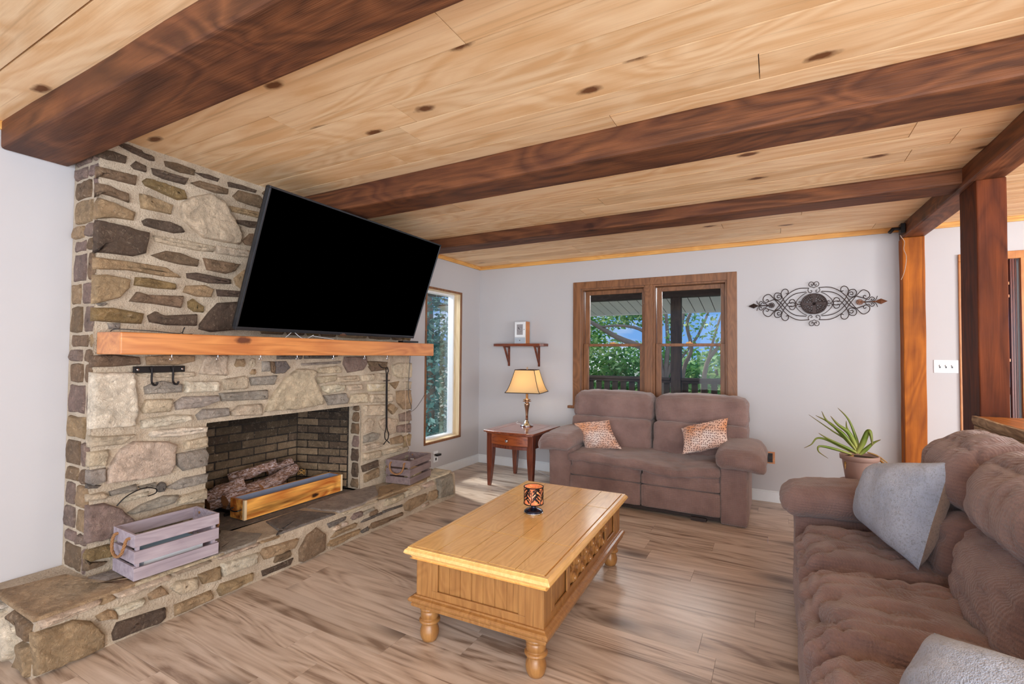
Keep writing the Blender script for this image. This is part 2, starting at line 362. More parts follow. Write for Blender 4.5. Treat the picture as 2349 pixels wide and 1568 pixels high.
def catmull(pts, k=6, closed=False):
    P = [Vector(p) for p in pts]; n = len(P); o = []
    rng = range(n if closed else n-1)
    for i in rng:
        a, b, c, d = (P[(i-1) % n], P[i], P[(i+1) % n], P[(i+2) % n]) if closed else (P[max(i-1, 0)], P[i], P[i+1], P[min(i+2, n-1)])
        for j in range(k):
            t = j/k; o.append(.5*((2*b)+(c-a)*t+(2*a-5*b+4*c-d)*t*t+(3*b-a-3*c+d)*t*t*t))
    if not closed: o.append(P[-1])
    return o
FRONT=[(0,1,[1.089,2.337,1.097,2.372,1.155,2.384,1.21,2.378,1.207,2.341,1.127,2.333]),(0,1,[1.142,2.437,1.189,2.445,1.278,2.438,1.291,2.424,1.338,2.418,1.341,2.404,1.318,2.399,1.24,2.408,1.19,2.419]),(1,2,[0.994,2.227,1.027,2.283,1.122,2.285,1.193,2.288,1.256,2.29,1.254,2.241,1.147,2.239,1.072,2.236]),(0,1,[1.232,2.338,1.254,2.368,1.302,2.359,1.3,2.326,1.248,2.325]),(0,2,[1.329,2.357,1.38,2.359,1.509,2.358,1.496,2.322,1.388,2.319,1.34,2.326]),(1,1,[1.392,2.419,1.456,2.43,1.55,2.422,1.547,2.392,1.472,2.383,1.4,2.394]),(0,1,[1.551,2.409,1.626,2.422,1.688,2.417,1.684,2.399,1.602,2.397]),(1,2,[0.995,2.172,1.045,2.196,1.124,2.2,1.221,2.182,1.225,2.139,1.149,2.15,1.063,2.152,1.009,2.129]),(8,2,[1.288,2.271,1.307,2.292,1.389,2.291,1.49,2.283,1.511,2.241,1.462,2.222,1.376,2.237,1.302,2.252]),(1,1,[1.529,2.34,1.579,2.369,1.676,2.37,1.748,2.371,1.745,2.339,1.669,2.325,1.564,2.331]),(2,2,[1.037,2.096,1.103,2.125,1.162,2.117,1.257,2.092,1.249,2.049,1.164,2.042,1.05,2.019]),(2,2,[1.277,2.199,1.323,2.201,1.434,2.182,1.428,2.129,1.345,2.127,1.285,2.126]),(3,3,[1.471,2.148,1.484,2.208,1.543,2.262,1.628,2.304,1.712,2.282,1.784,2.187,1.831,2.101,1.823,2.041,1.726,2.034,1.611,2.035,1.54,2.076,1.494,2.114]),(1,2,[1.78,2.337,1.815,2.383,1.946,2.386,1.981,2.359,1.967,2.313,1.881,2.312,1.807,2.318]),(2,1,[1.76,2.269,1.968,2.28,1.969,2.243,1.892,2.242,1.774,2.238]),(0,2,[1.29,2.055,1.313,2.074,1.422,2.084,1.48,2.07,1.498,2.042,1.445,2.026,1.354,2.029,1.301,2.035]),(0,3,[1.004,1.936,1.029,1.986,1.095,2.01,1.176,2.008,1.318,1.997,1.308,1.885,1.254,1.86,1.156,1.856,1.054,1.85,1.009,1.848]),(0,1,[1.806,2.193,1.95,2.215,1.966,2.177,1.894,2.165,1.811,2.172]),(1,1,[1.85,2.069,1.895,2.124,1.942,2.135,1.93,2.049,1.869,2.046]),(3,1,[1.345,1.988,1.375,1.991,1.497,1.997,1.669,1.996,1.665,1.961,1.574,1.952,1.425,1.954,1.356,1.959]),(3,1,[1.685,2.004,1.926,2.012,1.917,1.972,1.789,1.959,1.686,1.957]),(1,2,[1.338,1.879,1.412,1.916,1.484,1.918,1.575,1.894,1.576,1.857,1.485,1.854,1.386,1.864]),(1,2,[1.61,1.913,1.826,1.912,1.8,1.864,1.748,1.842,1.632,1.846]),(2,2,[1.018,1.809,1.072,1.822,1.23,1.826,1.414,1.823,1.487,1.778,1.395,1.773,1.231,1.781,1.079,1.764,1.019,1.765]),(0,1,[1.52,1.807,1.577,1.82,1.775,1.807,1.776,1.781,1.642,1.767,1.524,1.78]),(2,2,[1.031,1.688,1.052,1.732,1.142,1.742,1.244,1.732,1.239,1.687,1.198,1.631,1.117,1.597,1.056,1.591,1.043,1.648]),(8,2,[1.264,1.705,1.269,1.747,1.334,1.752,1.459,1.738,1.46,1.707,1.362,1.702]),(2,2,[1.504,1.696,1.518,1.734,1.618,1.751,1.671,1.733,1.66,1.685,1.58,1.68]),(0,1,[1.692,1.735,1.848,1.742,1.854,1.706,1.701,1.696]),(2,1,[1.801,1.82,1.863,1.883,1.891,1.878,1.853,1.755,1.816,1.777]),(1,2,[1.244,1.617,1.278,1.669,1.323,1.659,1.501,1.672,1.492,1.606,1.364,1.614]),(8,1,[1.532,1.643,1.558,1.662,1.617,1.622,1.618,1.589,1.567,1.589,1.536,1.61]),(8,2,[1.046,1.528,1.056,1.567,1.175,1.574,1.31,1.556,1.298,1.502,1.213,1.501,1.058,1.505]),(0,2,[1.329,1.546,1.366,1.572,1.407,1.552,1.579,1.573,1.577,1.507,1.422,1.502,1.34,1.513]),(0,3,[1.597,1.488,1.6,1.517,1.662,1.605,1.702,1.651,1.832,1.673,1.809,1.494,1.665,1.474]),(5,0.5,[1.103,1.592,1.151,1.599,1.14,1.585,1.114,1.581]),(5,0.5,[1.154,1.494,1.207,1.497,1.205,1.471,1.16,1.465]),(0,1,[1.747,2.415,1.832,2.424,1.935,2.42,1.926,2.403,1.752,2.39]),(1,2,[1.035,1.327,1.17,1.333,1.293,1.321,1.3,1.283,1.183,1.274,1.042,1.273]),(2,1,[1.325,1.324,1.427,1.332,1.574,1.329,1.574,1.296,1.485,1.277,1.333,1.279]),(3,2,[1.603,1.234,1.636,1.329,1.761,1.333,1.764,1.208,1.607,1.221]),(3,1,[1.282,1.235,1.443,1.238,1.576,1.235,1.58,1.21,1.487,1.201,1.295,1.22]),(4,3,[1.046,1.242,1.269,1.239,1.282,1.131,1.291,1.012,1.277,0.955,1.055,0.965,1.046,1.106]),(5,2,[1.323,1.159,1.362,1.179,1.409,1.189,1.51,1.165,1.511,1.121,1.33,1.121]),(4,2,[1.524,1.18,1.714,1.173,1.715,1.112,1.526,1.116]),(3,2,[1.743,1.183,1.88,1.2,1.903,1.181,1.891,1.119,1.757,1.118,1.74,1.149]),(5,2,[1.917,1.189,2.105,1.197,2.086,1.136,1.928,1.139]),(5,2,[1.724,1.098,2.036,1.101,2.042,1.04,1.742,1.05]),(5,2,[1.476,1.064,1.519,1.092,1.716,1.086,1.721,1.052,1.62,1.023,1.484,1.023]),(3,2,[1.31,1.04,1.331,1.091,1.461,1.084,1.449,1.015,1.32,1.02]),(5,2,[1.59,0.981,1.628,1.01,1.777,1.004,1.783,0.956,1.606,0.95]),(3,2,[1.795,0.976,1.848,1.015,1.998,1.011,2.005,0.937,1.805,0.954]),(4,2,[1.311,0.98,1.347,0.987,1.463,0.994,1.559,0.984,1.56,0.952,1.416,0.937,1.315,0.939]),(4,2,[1.353,0.896,1.368,0.917,1.523,0.916,1.651,0.904,1.651,0.874,1.488,0.869,1.363,0.883]),(3,2,[1.011,0.928,1.134,0.92,1.284,0.91,1.229,0.867,1.047,0.875,1.015,0.887]),(3,2,[1.05,0.847,1.17,0.848,1.164,0.771,1.06,0.778]),(9,3,[1.169,0.678,1.167,0.742,1.218,0.84,1.279,0.873,1.439,0.849,1.482,0.827,1.477,0.718,1.457,0.667,1.322,0.666]),(3,2,[1.526,0.796,1.533,0.835,1.656,0.845,1.662,0.782,1.534,0.786]),(5,2,[1.494,0.77,1.65,0.775,1.667,0.739,1.66,0.674,1.53,0.668,1.496,0.706]),(5,2,[1.061,0.757,1.161,0.758,1.157,0.688,1.112,0.681,1.065,0.702]),(6,1,[1.06,0.688,1.146,0.673,1.129,0.663,1.063,0.672]),(5,2,[1.182,0.633,1.297,0.642,1.298,0.612,1.236,0.613,1.188,0.61]),(3,2,[1.058,0.636,1.153,0.637,1.176,0.617,1.165,0.602,1.065,0.607]),(5,1,[1.31,0.628,1.389,0.632,1.396,0.611,1.324,0.61]),(6,2,[1.393,0.604,1.416,0.63,1.441,0.616,1.438,0.578,1.404,0.575]),(5,2,[1.445,0.596,1.531,0.624,1.662,0.624,1.659,0.571,1.495,0.569]),(4,1,[1.234,0.566,1.261,0.585,1.357,0.59,1.354,0.569,1.249,0.562]),(5,2,[1.263,0.504,1.326,0.531,1.432,0.549,1.507,0.534,1.483,0.497,1.366,0.49,1.288,0.49]),(3,2,[1.498,0.478,1.522,0.526,1.66,0.533,1.661,0.475,1.534,0.48]),(7,3,[1.045,0.418,1.05,0.564,1.087,0.584,1.16,0.579,1.226,0.536,1.289,0.46,1.265,0.417,1.193,0.396,1.07,0.403]),(2,1,[1.302,0.434,1.421,0.46,1.534,0.468,1.65,0.453,1.627,0.41,1.395,0.391]),(8,2,[1.058,0.345,1.105,0.367,1.184,0.364,1.197,0.351,1.199,0.302,1.107,0.308,1.057,0.326]),(1,2,[1.018,0.329,1.063,0.304,1.12,0.299,1.179,0.281,1.159,0.268,1.077,0.268,1.037,0.282]),(3,3,[2.029,0.957,2.064,1.038,2.114,1.109,2.178,1.179,2.268,1.236,2.352,1.235,2.408,1.222,2.396,1.175,2.442,1.091,2.49,0.968,2.275,0.95,2.08,0.959]),(1,1,[2.054,1.292,2.091,1.291,2.093,1.209,2.067,1.22]),(5,1,[2,1.292,2.05,1.292,2.056,1.227,2.002,1.225]),(6,1,[2.095,1.291,2.179,1.291,2.211,1.248,2.165,1.211,2.1,1.209]),(5,1,[2.304,1.275,2.438,1.281,2.576,1.287,2.653,1.291,2.649,1.271,2.483,1.266,2.309,1.261]),(3,2,[2.431,1.207,2.452,1.24,2.615,1.252,2.654,1.24,2.655,1.2,2.485,1.198]),(3,2,[2.436,1.173,2.617,1.182,2.603,1.136,2.455,1.124]),(3,2,[2.622,1.166,2.831,1.171,2.848,1.125,2.727,1.123,2.628,1.127]),(3,2,[2.858,1.17,3.008,1.178,3.004,1.119,2.875,1.122]),(4,2,[2.482,1.104,2.618,1.112,2.703,1.092,2.688,1.057,2.544,1.043,2.488,1.066]),(3,2,[2.713,1.099,2.881,1.099,2.882,1.054,2.719,1.051]),(4,2,[2.942,1.096,3.117,1.092,3.118,1.027,2.954,1.041]),(5,2,[2.502,1.031,2.704,1.036,2.736,0.987,2.726,0.953,2.546,0.955]),(3,2,[2.771,1.024,2.944,1.021,2.934,0.942,2.747,0.952]),(7,2,[2.684,1.267,2.698,1.322,2.915,1.326,2.927,1.268,2.884,1.215,2.736,1.198]),(1,1,[2.938,1.289,3.174,1.278,3.163,1.208,2.985,1.208]),(6,1,[2.109,1.332,2.307,1.333,2.299,1.308,2.109,1.308]),(6,1,[2.328,1.333,2.623,1.334,2.575,1.311,2.329,1.311]),(3,2,[2.9,0.921,3.148,0.908,3.156,0.814,2.913,0.835]),(2,2,[3.167,0.881,3.221,0.91,3.309,0.859,3.248,0.813]),(3,2,[2.909,0.775,2.968,0.809,3.013,0.779,3.003,0.699,2.911,0.687]),(9,2,[3.075,0.772,3.175,0.795,3.292,0.764,3.289,0.643,3.215,0.636,3.106,0.71]),(5,2,[2.911,0.671,3.015,0.685,3.095,0.661,3.062,0.616,2.912,0.61]),(3,2,[2.902,0.592,3.051,0.593,3.132,0.572,3.109,0.55,2.909,0.543]),(3,2,[2.898,0.521,3.098,0.519,3.1,0.46,2.91,0.463]),(3,2,[3.122,0.515,3.381,0.515,3.375,0.472,3.134,0.471]),(2,2,[3.228,0.6,3.366,0.61,3.393,0.54,3.241,0.546]),(3,2,[3.226,1.246,3.326,1.271,3.526,1.264,3.522,1.132,3.329,1.13,3.252,1.168]),(3,2,[3.382,1.097,3.516,1.091,3.511,1.027,3.383,1.03]),(2,2,[3.293,1.017,3.525,1.012,3.521,0.839,3.387,0.843,3.308,0.911]),(7,2,[3.336,0.803,3.522,0.821,3.517,0.73,3.35,0.736]),(7,2,[3.306,0.702,3.517,0.703,3.512,0.621,3.314,0.644]),(2,2,[3.392,0.593,3.499,0.605,3.494,0.497,3.407,0.493]),(3,2,[3.055,1.182,3.191,1.178,3.192,1.118,3.062,1.123]),(3,2,[2.939,1.096,3.193,1.092,3.194,1.024,2.952,1.034]),(3,2,[2.969,1.005,3.231,0.995,3.233,0.926,2.976,0.939]),(2,1,[3.205,1.092,3.33,1.103,3.28,1.036]),(0,2,[2.895,0.425,3.077,0.439,3.078,0.389,2.966,0.379,2.912,0.374]),(2,2,[2.924,0.348,3.078,0.373,3.08,0.298,2.925,0.283]),(1,1,[2.947,1.242,3.105,1.256,3.107,1.206,2.992,1.2])]  # stones right under the mantel toned darker for its shadow
HF=[(9,2,[0.833,0.225,1.044,0.247,1.025,0.208,0.842,0.194]),(3,2,[1.093,0.244,1.154,0.249,1.321,0.245,1.322,0.206,1.155,0.199,1.099,0.206]),(3,2,[1.333,0.247,1.525,0.243,1.472,0.214,1.334,0.221]),(2,2,[1.035,0.198,1.053,0.243,1.09,0.242,1.091,0.203]),(2,2,[1.027,0.156,1.07,0.165,1.1,0.145,1.106,0.113,1.037,0.134]),(4,2,[1.095,0.16,1.21,0.157,1.2,0.125,1.106,0.125]),(2,3,[0.808,0.184,0.944,0.178,1.008,0.141,1.053,0.068,1.055,0.003,0.985,-0.017,0.823,0.013]),(0,2,[1.088,0.051,1.107,0.089,1.302,0.072,1.309,0.024,1.287,-0.01,1.093,0.018]),(2,2,[1.231,0.167,1.288,0.181,1.318,0.136,1.238,0.139]),(3,2,[1.329,0.157,1.359,0.178,1.454,0.16,1.459,0.104,1.373,0.106]),(2,2,[1.347,0.065,1.53,0.06,1.538,0.015,1.351,0.004]),(2,2,[1.46,0.171,1.576,0.168,1.577,0.104,1.488,0.112]),(4,2,[1.583,0.18,1.796,0.168,1.789,0.11,1.591,0.112]),(2,2,[1.565,0.045,1.585,0.072,1.766,0.062,1.767,0.02,1.58,0.011]),(2,2,[1.812,0.163,1.828,0.18,2.06,0.166,2.042,0.114,1.838,0.115]),(0,1,[1.823,0.051,2.034,0.052,2.016,0.017,1.832,0.017]),(2,1,[1.812,0.225,1.935,0.237,1.93,0.211,1.816,0.215]),(9,1,[1.567,0.22,1.807,0.222,1.794,0.21,1.575,0.209]),(1,2,[2.078,0.016,2.076,0.09,2.134,0.164,2.207,0.188,2.279,0.122,2.269,0.023,2.177,-0.001,2.095,-0.004]),(2,2,[2.789,0.228,2.788,0.264,3.118,0.276,3.119,0.248,2.898,0.231,2.803,0.219]),(3,2,[3.071,0.177,3.086,0.217,3.256,0.221,3.274,0.189,3.222,0.167,3.079,0.167]),(9,2,[3.309,0.209,3.438,0.232,3.449,0.188,3.337,0.179]),(5,3,[3.505,0.271,3.719,0.232,3.739,0.034,3.519,0.046]),(2,2,[3.064,0.108,3.138,0.133,3.347,0.131,3.358,0.07,3.14,0.038,3.082,0.06]),(2,2,[3.367,0.073,3.403,0.134,3.498,0.129,3.504,0.062,3.442,0.048]),(3,2,[2.841,0.163,2.869,0.202,3.062,0.201,3.055,0.159,2.9,0.152]),(6,1,[2.827,0.11,2.827,0.125,3.048,0.118,3.048,0.101,2.842,0.111]),(6,1,[2.604,0.104,2.633,0.115,2.812,0.119,2.813,0.106,2.634,0.098]),(5,1,[2.612,0.175,2.733,0.182,2.734,0.161,2.619,0.149]),(7,2,[2.51,0.161,2.541,0.186,2.609,0.184,2.606,0.153,2.53,0.146]),(6,1,[2.298,0.187,2.461,0.187,2.455,0.168,2.316,0.154]),(3,1,[2.429,0.245,2.591,0.24,2.781,0.24,2.753,0.217,2.491,0.2,2.418,0.216]),(2,2,[2.323,0.084,2.374,0.113,2.556,0.114,2.543,0.089,2.346,0.081]),(2,2,[2.296,0.039,2.323,0.066,2.589,0.06,2.57,0.032,2.347,0.017]),(6,1,[2.602,0.041,2.675,0.053,2.682,0.021,2.616,0.023]),(1,2,[2.682,0.036,2.715,0.066,2.94,0.057,3.049,0.055,3.042,0.033,2.723,0.024])]
HT=[(2,1,[-3.18,0.76,-3.117,1.058,-2.84,1.099,-2.688,1.156,-2.784,1.546,-2.688,1.304,-2.623,1.078,-2.589,0.955,-2.56,0.874,-2.644,0.783]),(5,1,[-3.062,1.789,-2.784,1.881,-2.486,1.788,-2.499,1.591,-2.554,1.485,-2.734,1.588]),(6,1.4,[-2.963,2.031,-2.986,2.279,-2.695,2.372,-2.6,2.282,-2.558,2.098,-2.565,1.925,-2.7,1.955]),(5,1,[-3.036,2.757,-2.989,3.043,-2.777,2.867,-2.645,2.63,-2.657,2.416,-2.827,2.372,-2.992,2.356]),(2,1,[-2.918,3.022,-2.81,3.551,-2.723,3.473,-2.675,3.043,-2.641,2.784]),(4,2,[-2.841,3.59,-2.941,3.818,-2.734,3.794,-2.663,3.696,-2.594,3.496,-2.699,3.381])]
# ------------------------------------------------------------------ room shell
XL, YB, H = -3.286, 5.127, 2.46
XR, YF = 4.2, -1.6
fl = MB(); rr = random.Random(3); y = YF
while y < YB+.16:
    x = XL-.2-rr.random()*1.2
    while x < XR:
        fl.attr(rnd=rr.random()); fl.box(x+.0006, x+1.2194, y+.0006, min(y+.1794, YB+.2), -.02, 0); x += 1.22
    y += .18
fl.attr(); struct(fl.build('floor', 'floor'), 'taupe wood-look plank floor')
cb = MB(); y = 1.213-.184*16
while y < YB+.02:
    x = XL-.1-rr.random()*2
    while x < XR:
        L = 1.5+rr.random()*2.2
        cb.attr(rnd=rr.random())
        cb.box(x+.0016, x+L-.0016, y+.0034, y+.1806, H, H+.03); x += L
    y += .184
struct(cb.build('ceiling', 'pine'), 'knotty pine tongue-and-groove ceiling')
struct(MB().box(XL-.2, XR, YF, YB+.1, H+.031, H+.045).build('trim_8', 'sofadark'))
slab = MB().box(XL-.2, XR+.1, YF, YB+.2, H+.05, H+.2).build('trim_9', 'white'); struct(slab)
# left wall with firebox and window openings
w = MB(); x0, x1 = XL-.17, XL
for a in [(YF, 1.60, -.02, H+.04), (1.60, 2.95, -.02, .15), (1.60, 2.95, 1.15, H+.04), (2.95, 4.06, -.02, H+.04), (4.06, 4.715, -.02, .385), (4.06, 4.715, 2.075, H+.04), (4.715, YB+.17, -.02, H+.04)]:
    w.box(x0, x1, *a)
struct(w.build('wall_left', 'wall'), 'light grey painted wall behind the stone chimney')
w = MB(); y0, y1 = YB, YB+.17
for a in [(XL, -1.925, -.02, H+.04), (-1.925, -.41, -.02, .80), (-1.925, -.41, 2.10, H+.04), (-.41, 1.42, -.02, H+.04), (1.42, 1.66, 2.13, H+.04), (1.66, XR, -.02, H+.04)]:
    w.box(a[0], a[1], y0, y1, a[2], a[3])
struct(w.build('wall_back', 'wall'), 'light grey painted wall with the double window')
struct(MB().box(XR, XR+.12, 2.8, YB+.17, -.02, H+.04).build('wall_right', 'wall'))
# baseboards, ceiling trim
b = MB(); b.box(XL, XL+.014, 3.72, YB, 0, .095); b.box(XL, XL+.009, 3.72, YB, .095, .105); struct(b.build('baseboard_left', 'white', bevel=.003))
b = MB(); b.box(XL+.014, .93, YB-.014, YB, 0, .095); b.box(XL+.009, .93, YB-.009, YB, .095, .105); struct(b.build('baseboard_back', 'white', bevel=.003))
b = MB(); b.box(XL, XL+.02, YF, 1.08, H-.042, H); b.box(XL, XL+.02, 3.46, YB, H-.042, H); struct(b.build('trim_1', 'pine_trim', bevel=.004))
b = MB(); b.box(XL+.02, .93, YB-.02, YB, H-.042, H); b.box(1.07, XR, YB-.02, YB, H-.042, H); struct(b.build('trim_2', 'pine_trim_x', bevel=.004))
# ceiling beams
def beam(x0, x1, y0, y1, zb, label, mat='beam', seed=0):
    n = 40; m = MB(); vs = []; fs = []
    for i in range(n+1):
        x = x0+(x1-x0)*i/n
        for (yy, zz) in ((y0, H+.003), (y0, zb), (y1, zb), (y1, H+.003)):
            d = noise.noise((x*2.3+seed, yy*9, zz*9))*.006
            vs.append((x, yy+d, zz+(d if zz < H-.02 else 0)))
    for i in range(n):
        for k in range(4): fs.append((i*4+k, i*4+(k+1) % 4, i*4+4+(k+1) % 4, i*4+4+k))
    fs += [(0, 1, 2, 3), (n*4+3, n*4+2, n*4+1, n*4)]
    o = m.add(vs, fs).build('ceiling_beam', mat, bevel=.012)
    return tag(o, label, 'beam', 'ceiling beams across the room')
beam(XL+.0, XR, .815, 1.075, 2.325, 'thick dark-stained wooden ceiling beam nearest the camera, over the left end of the stone chimney')
beam(-3.0, XR, 2.245, 2.50, 2.315, 'long dark-stained ceiling beam in the middle, its left end behind the television', seed=5)
beam(-3.28, 1.0, 3.675, 3.90, 2.365, 'farthest dark-stained ceiling beam, ending at the corner post', seed=9)
def beam_y():
    m = MB(); vs = []; fs = []; n = 30
    for i in range(n+1):
        y = YB-.0-(YB-.2)*i/n; c = .925+(YB-y)*.024
        for dx, zz in ((0, H+.003), (0, 2.345), (.15, 2.345), (.15, H+.003)):
            d = noise.noise((y*2, dx*30, zz*9))*.005; vs.append((c+dx+d, y, zz+(d if zz < 2.4 else 0)))
    for i in range(n):
        for k in range(4): fs.append((i*4+k, i*4+(k+1) % 4, i*4+4+(k+1) % 4, i*4+4+k))
    fs += [(0, 1, 2, 3), (n*4+3, n*4+2, n*4+1, n*4)]
    tag(m.add(vs, fs).build('header_beam', 'beam_y', bevel=.01), 'brown header beam resting on the two posts, running toward the camera', 'beam')
beam_y()
def post(name, x0, x1, y0, y1, z0, z1, mat, label, mat2=None):
    m = MB(); vs = []; fs = []; n = 30
    for i in range(n+1):
        z = z0+(z1-z0)*i/n
        for a, b_ in ((x0, y0), (x1, y0), (x1, y1), (x0, y1)):
            d = noise.noise((a*11, b_*11, z*3))*.005; vs.append((a+d, b_+d, z))
    for i in range(n):
        for k in range(4): fs.append((i*4+k, i*4+(k+1) % 4, i*4+4+(k+1) % 4, i*4+4+k))
    fs += [(0, 1, 2, 3), (n*4+3, n*4+2, n*4+1, n*4)]
    return tag(m.add(vs, fs).build(name, mat, bevel=.006), label, 'post')
post('corner_post', .925, 1.07, 5.0, YB-.0, 0, 2.345, 'post_o', 'rough orange wooden post against the back wall, left of the light switch')
post('support_post', .985, 1.11, 3.56, 3.84, 0, 2.345, 'post', 'reddish-brown wooden post standing at the end of the wooden ledge')
# half wall + ledge beside the sofa
struct(MB().box(.99, 1.09, .2, 3.555, 0, .985).build('wall_half', 'doorw', bevel=.004), 'wood-clad half wall under the ledge')
ct = thing('wooden_ledge', 'thick wooden ledge with a rough live edge, running beside the brown sofa', 'ledge', (1.15, 2, .985))
n = 60; vs = []; fs = []
for i in range(n+1):
    y = .2+3.35*i/n; e = .952+noise.noise((y*3, 1, 1))*.012+noise.noise((y*14, 3, 1))*.004
    vs += [(e+.012, y, .988), (e, y, 1.0), (e+.004, y, 1.034), (1.40, y, 1.038), (1.40, y, .988)]
for i in range(n):
    for k in range(5): fs.append((i*5+k, i*5+(k+1) % 5, i*5+5+(k+1) % 5, i*5+5+k))
fs += [(0, 1, 2, 3, 4), tuple(n*5+k for k in (4, 3, 2, 1, 0))]
MB().add(vs, fs).build('plank', 'counter', ct)
vs = []; fs = []
for i in range(n+1):
    y = .2+3.35*i/n; e = .944+noise.noise((y*3, 1, 1))*.012+noise.noise((y*14, 3, 1))*.006
    vs += [(e+.006, y, .990), (e, y, 1.012), (e+.002, y, 1.036), (e+.02, y, 1.037), (e+.02, y, .989)]
fs = []
for i in range(n):
    for k in range(5): fs.append((i*5+k, i*5+(k+1) % 5, i*5+5+(k+1) % 5, i*5+5+k))
fs += [(0, 1, 2, 3, 4), tuple(n*5+k for k in (4, 3, 2, 1, 0))]
e_ = MB().add(vs, fs).build('bark_edge', 'bark', ct); e_['label'] = 'rough grey-brown bark edge'
MB().box(.955, .985, .2, 3.55, .93, .985).build('cleat', 'bark', ct, bevel=.004)
# right-hand door behind the post
d = MB(); d.box(1.30, 1.42, YB-.02, YB, 0, 2.13); d.box(1.30, 2.55, YB-.022, YB, 2.13, 2.19); d.box(2.45, 2.55, YB-.02, YB, 0, 2.13)
dr = struct(d.build('door_1', 'doorw', bevel=.004), 'honey wood door casing behind the reddish post')
p = MB(); p.box(1.66, 2.45, YB-.03, YB-.001, 0, 2.13); p.build('door_panel', 'doorw', dr)
p = MB(); p.box(1.42, 1.60, YB+.03, YB+.07, 0, 2.13)
for k in range(3): p.box(1.605+.017*k, 1.615+.017*k, YB-.01+.012*k, YB+.03, 0, 2.13)
p.build('louvered_leaf', 'reddoor', dr)
for z in (1.93, 1.83, 1.33, .86):
    MB().box(1.575, 1.60, YB-.006, YB+.03, z, z+.022).build('hinge_peg', 'mantel', dr)
# ------------------------------------------------------------------ windows
def frame(m, x0, x1, z0, z1, wl, wr, wt, wb, ya, yb):
    m.box(x0, x0+wl, ya, yb, z0, z1); m.box(x1-wr, x1, ya, yb, z0, z1)
    m.box(x0+wl, x1-wr, ya, yb, z1-wt, z1); m.box(x0+wl, x1-wr, ya, yb, z0, z0+wb); return m
c = MB(); c.box(-2.015, -1.925, YB-.02, YB, .78, 2.178); c.box(-.412, -.323, YB-.02, YB, .78, 2.178); c.box(-1.925, -.412, YB-.02, YB, 2.10, 2.178)
c.box(-1.205, -1.125, YB-.022, YB+.12, .80, 2.10)
win = struct(c.build('window_1', 'wintrim', bevel=.003), 'brown double-hung double window behind the loveseat')
MB().box(-2.065, -.27, YB-.055, YB+.02, .755, .785).build('window_sill', 'wintrim', win, bevel=.004)
for x0, x1 in ((-1.925, -1.205), (-1.125, -.412)):
    j = MB(); frame(j, x0, x1, .80, 2.10, .018, .018, .018, .018, YB-.001, YB+.13); j.build('window_jamb', 'wintrim', win, bevel=.002)
    a, b_ = x0+.02, x1-.02
    u = MB(); frame(u, a+.004, b_-.004, 1.452, 2.08, .052, .03 if x1 < -1 else .04, .045, .03, YB+.075, YB+.105)
    us = u.build('upper_sash', 'wintrim', win, bevel=.003); MB().box(a+.04, b_-.03, YB+.088, YB+.092, 1.47, 2.05).build('glass_pane', 'glass', us)
    l = MB(); frame(l, a+.001, b_-.001, .82, 1.482, .055, .045, .03, .06, YB+.035, YB+.07)
    ls = l.build('lower_sash', 'wintrim', win, bevel=.003); MB().box(a+.045, b_-.035, YB+.05, YB+.054, .86, 1.46).build('glass_pane', 'glass', ls)
    k = MB(); xm = (a+b_)/2; k.box(xm-.035, xm+.03, YB+.04, YB+.068, 1.482, 1.49); k.lathe([(.012, 1.488), (.012, 1.5), (.004, 1.503)], xm, YB+.054, 12); k.box(xm-.03, xm+.006, YB+.049, YB+.057, 1.49, 1.498)
    k.build('sash_lock', 'pine_trim_x', ls)
# left window
c = MB(); Y0, Y1, Z0, Z1 = 4.06, 4.715, .385, 2.075
for a in [(Y0-.012, Y0+.012, Z0-.012, Z1+.012), (Y1-.012, Y1+.012, Z0-.012, Z1+.012), (Y0, Y1, Z1-.012, Z1+.012), (Y0, Y1, Z0-.012, Z0+.012)]: c.box(XL-.004, XL+.008, *a)
w2 = struct(c.build('window_2', 'wintrim', bevel=.002), 'tall narrow window right of the stone chimney')
l = MB()
for a in [(Y0+.001, Y0+.016, Z0+.001, Z1-.001), (Y1-.016, Y1-.001, Z0+.001, Z1-.001), (Y0+.016, Y1-.016, Z1-.016, Z1-.001), (Y0+.016, Y1-.016, Z0+.001, Z0+.016)]: l.box(XL-.085, XL-.004, *a)
l.build('window_liner', 'pine_pale', w2)
l = MB()
for a in [(Y0+.002, Y0+.035, Z0+.002, Z1-.002), (Y1-.035, Y1-.002, Z0+.002, Z1-.002), (Y0+.035, Y1-.035, Z1-.035, Z1-.002), (Y0+.035, Y1-.035, Z0+.002, Z0+.035)]: l.box(XL-.165, XL-.086, *a)
l.build('window_frame', 'white', w2, bevel=.004)
MB().box(XL-.15, XL-.146, Y0+.03, Y1-.03, Z0+.03, Z1-.03).build('glass_pane', 'glass', w2)

# ------------------------------------------------------------------ outside
gr = MB(); gr.box(-60, 40, YB+3.2, 70, -1.2, -1.0); gr.box(-60, XL-.4, -10, YB+3.2, -1.2, -1.0)
struct(gr.build('ground', 'bounce_lawn'), 'lawn outside, coloured pale to bounce light')
struct(MB().box(-5, 3, YB+.2, 7.75, -.12, -.02).build('porch_floor', 'deckx'))
t = MB(); t.box(-5, 3, 7.55, 7.70, 2.245, 2.50); tag(t.build('porch_beam', 'deckx', bevel=.006), 'dark wooden porch beam seen through the top of the window', 'beam')
sf = MB()
for k in range(56):
    x = -6+.16*k
    sf.add([(x+.006, 7.715, 2.30), (x+.154, 7.715, 2.30), (x+.154, 8.75, 2.11), (x+.006, 8.75, 2.11), (x+.006, 7.715, 2.31), (x+.154, 7.715, 2.31), (x+.154, 8.75, 2.12), (x+.006, 8.75, 2.12)], [(0, 1, 2, 3), (4, 7, 6, 5), (0, 4, 5, 1), (1, 5, 6, 2), (2, 6, 7, 3), (3, 7, 4, 0)])
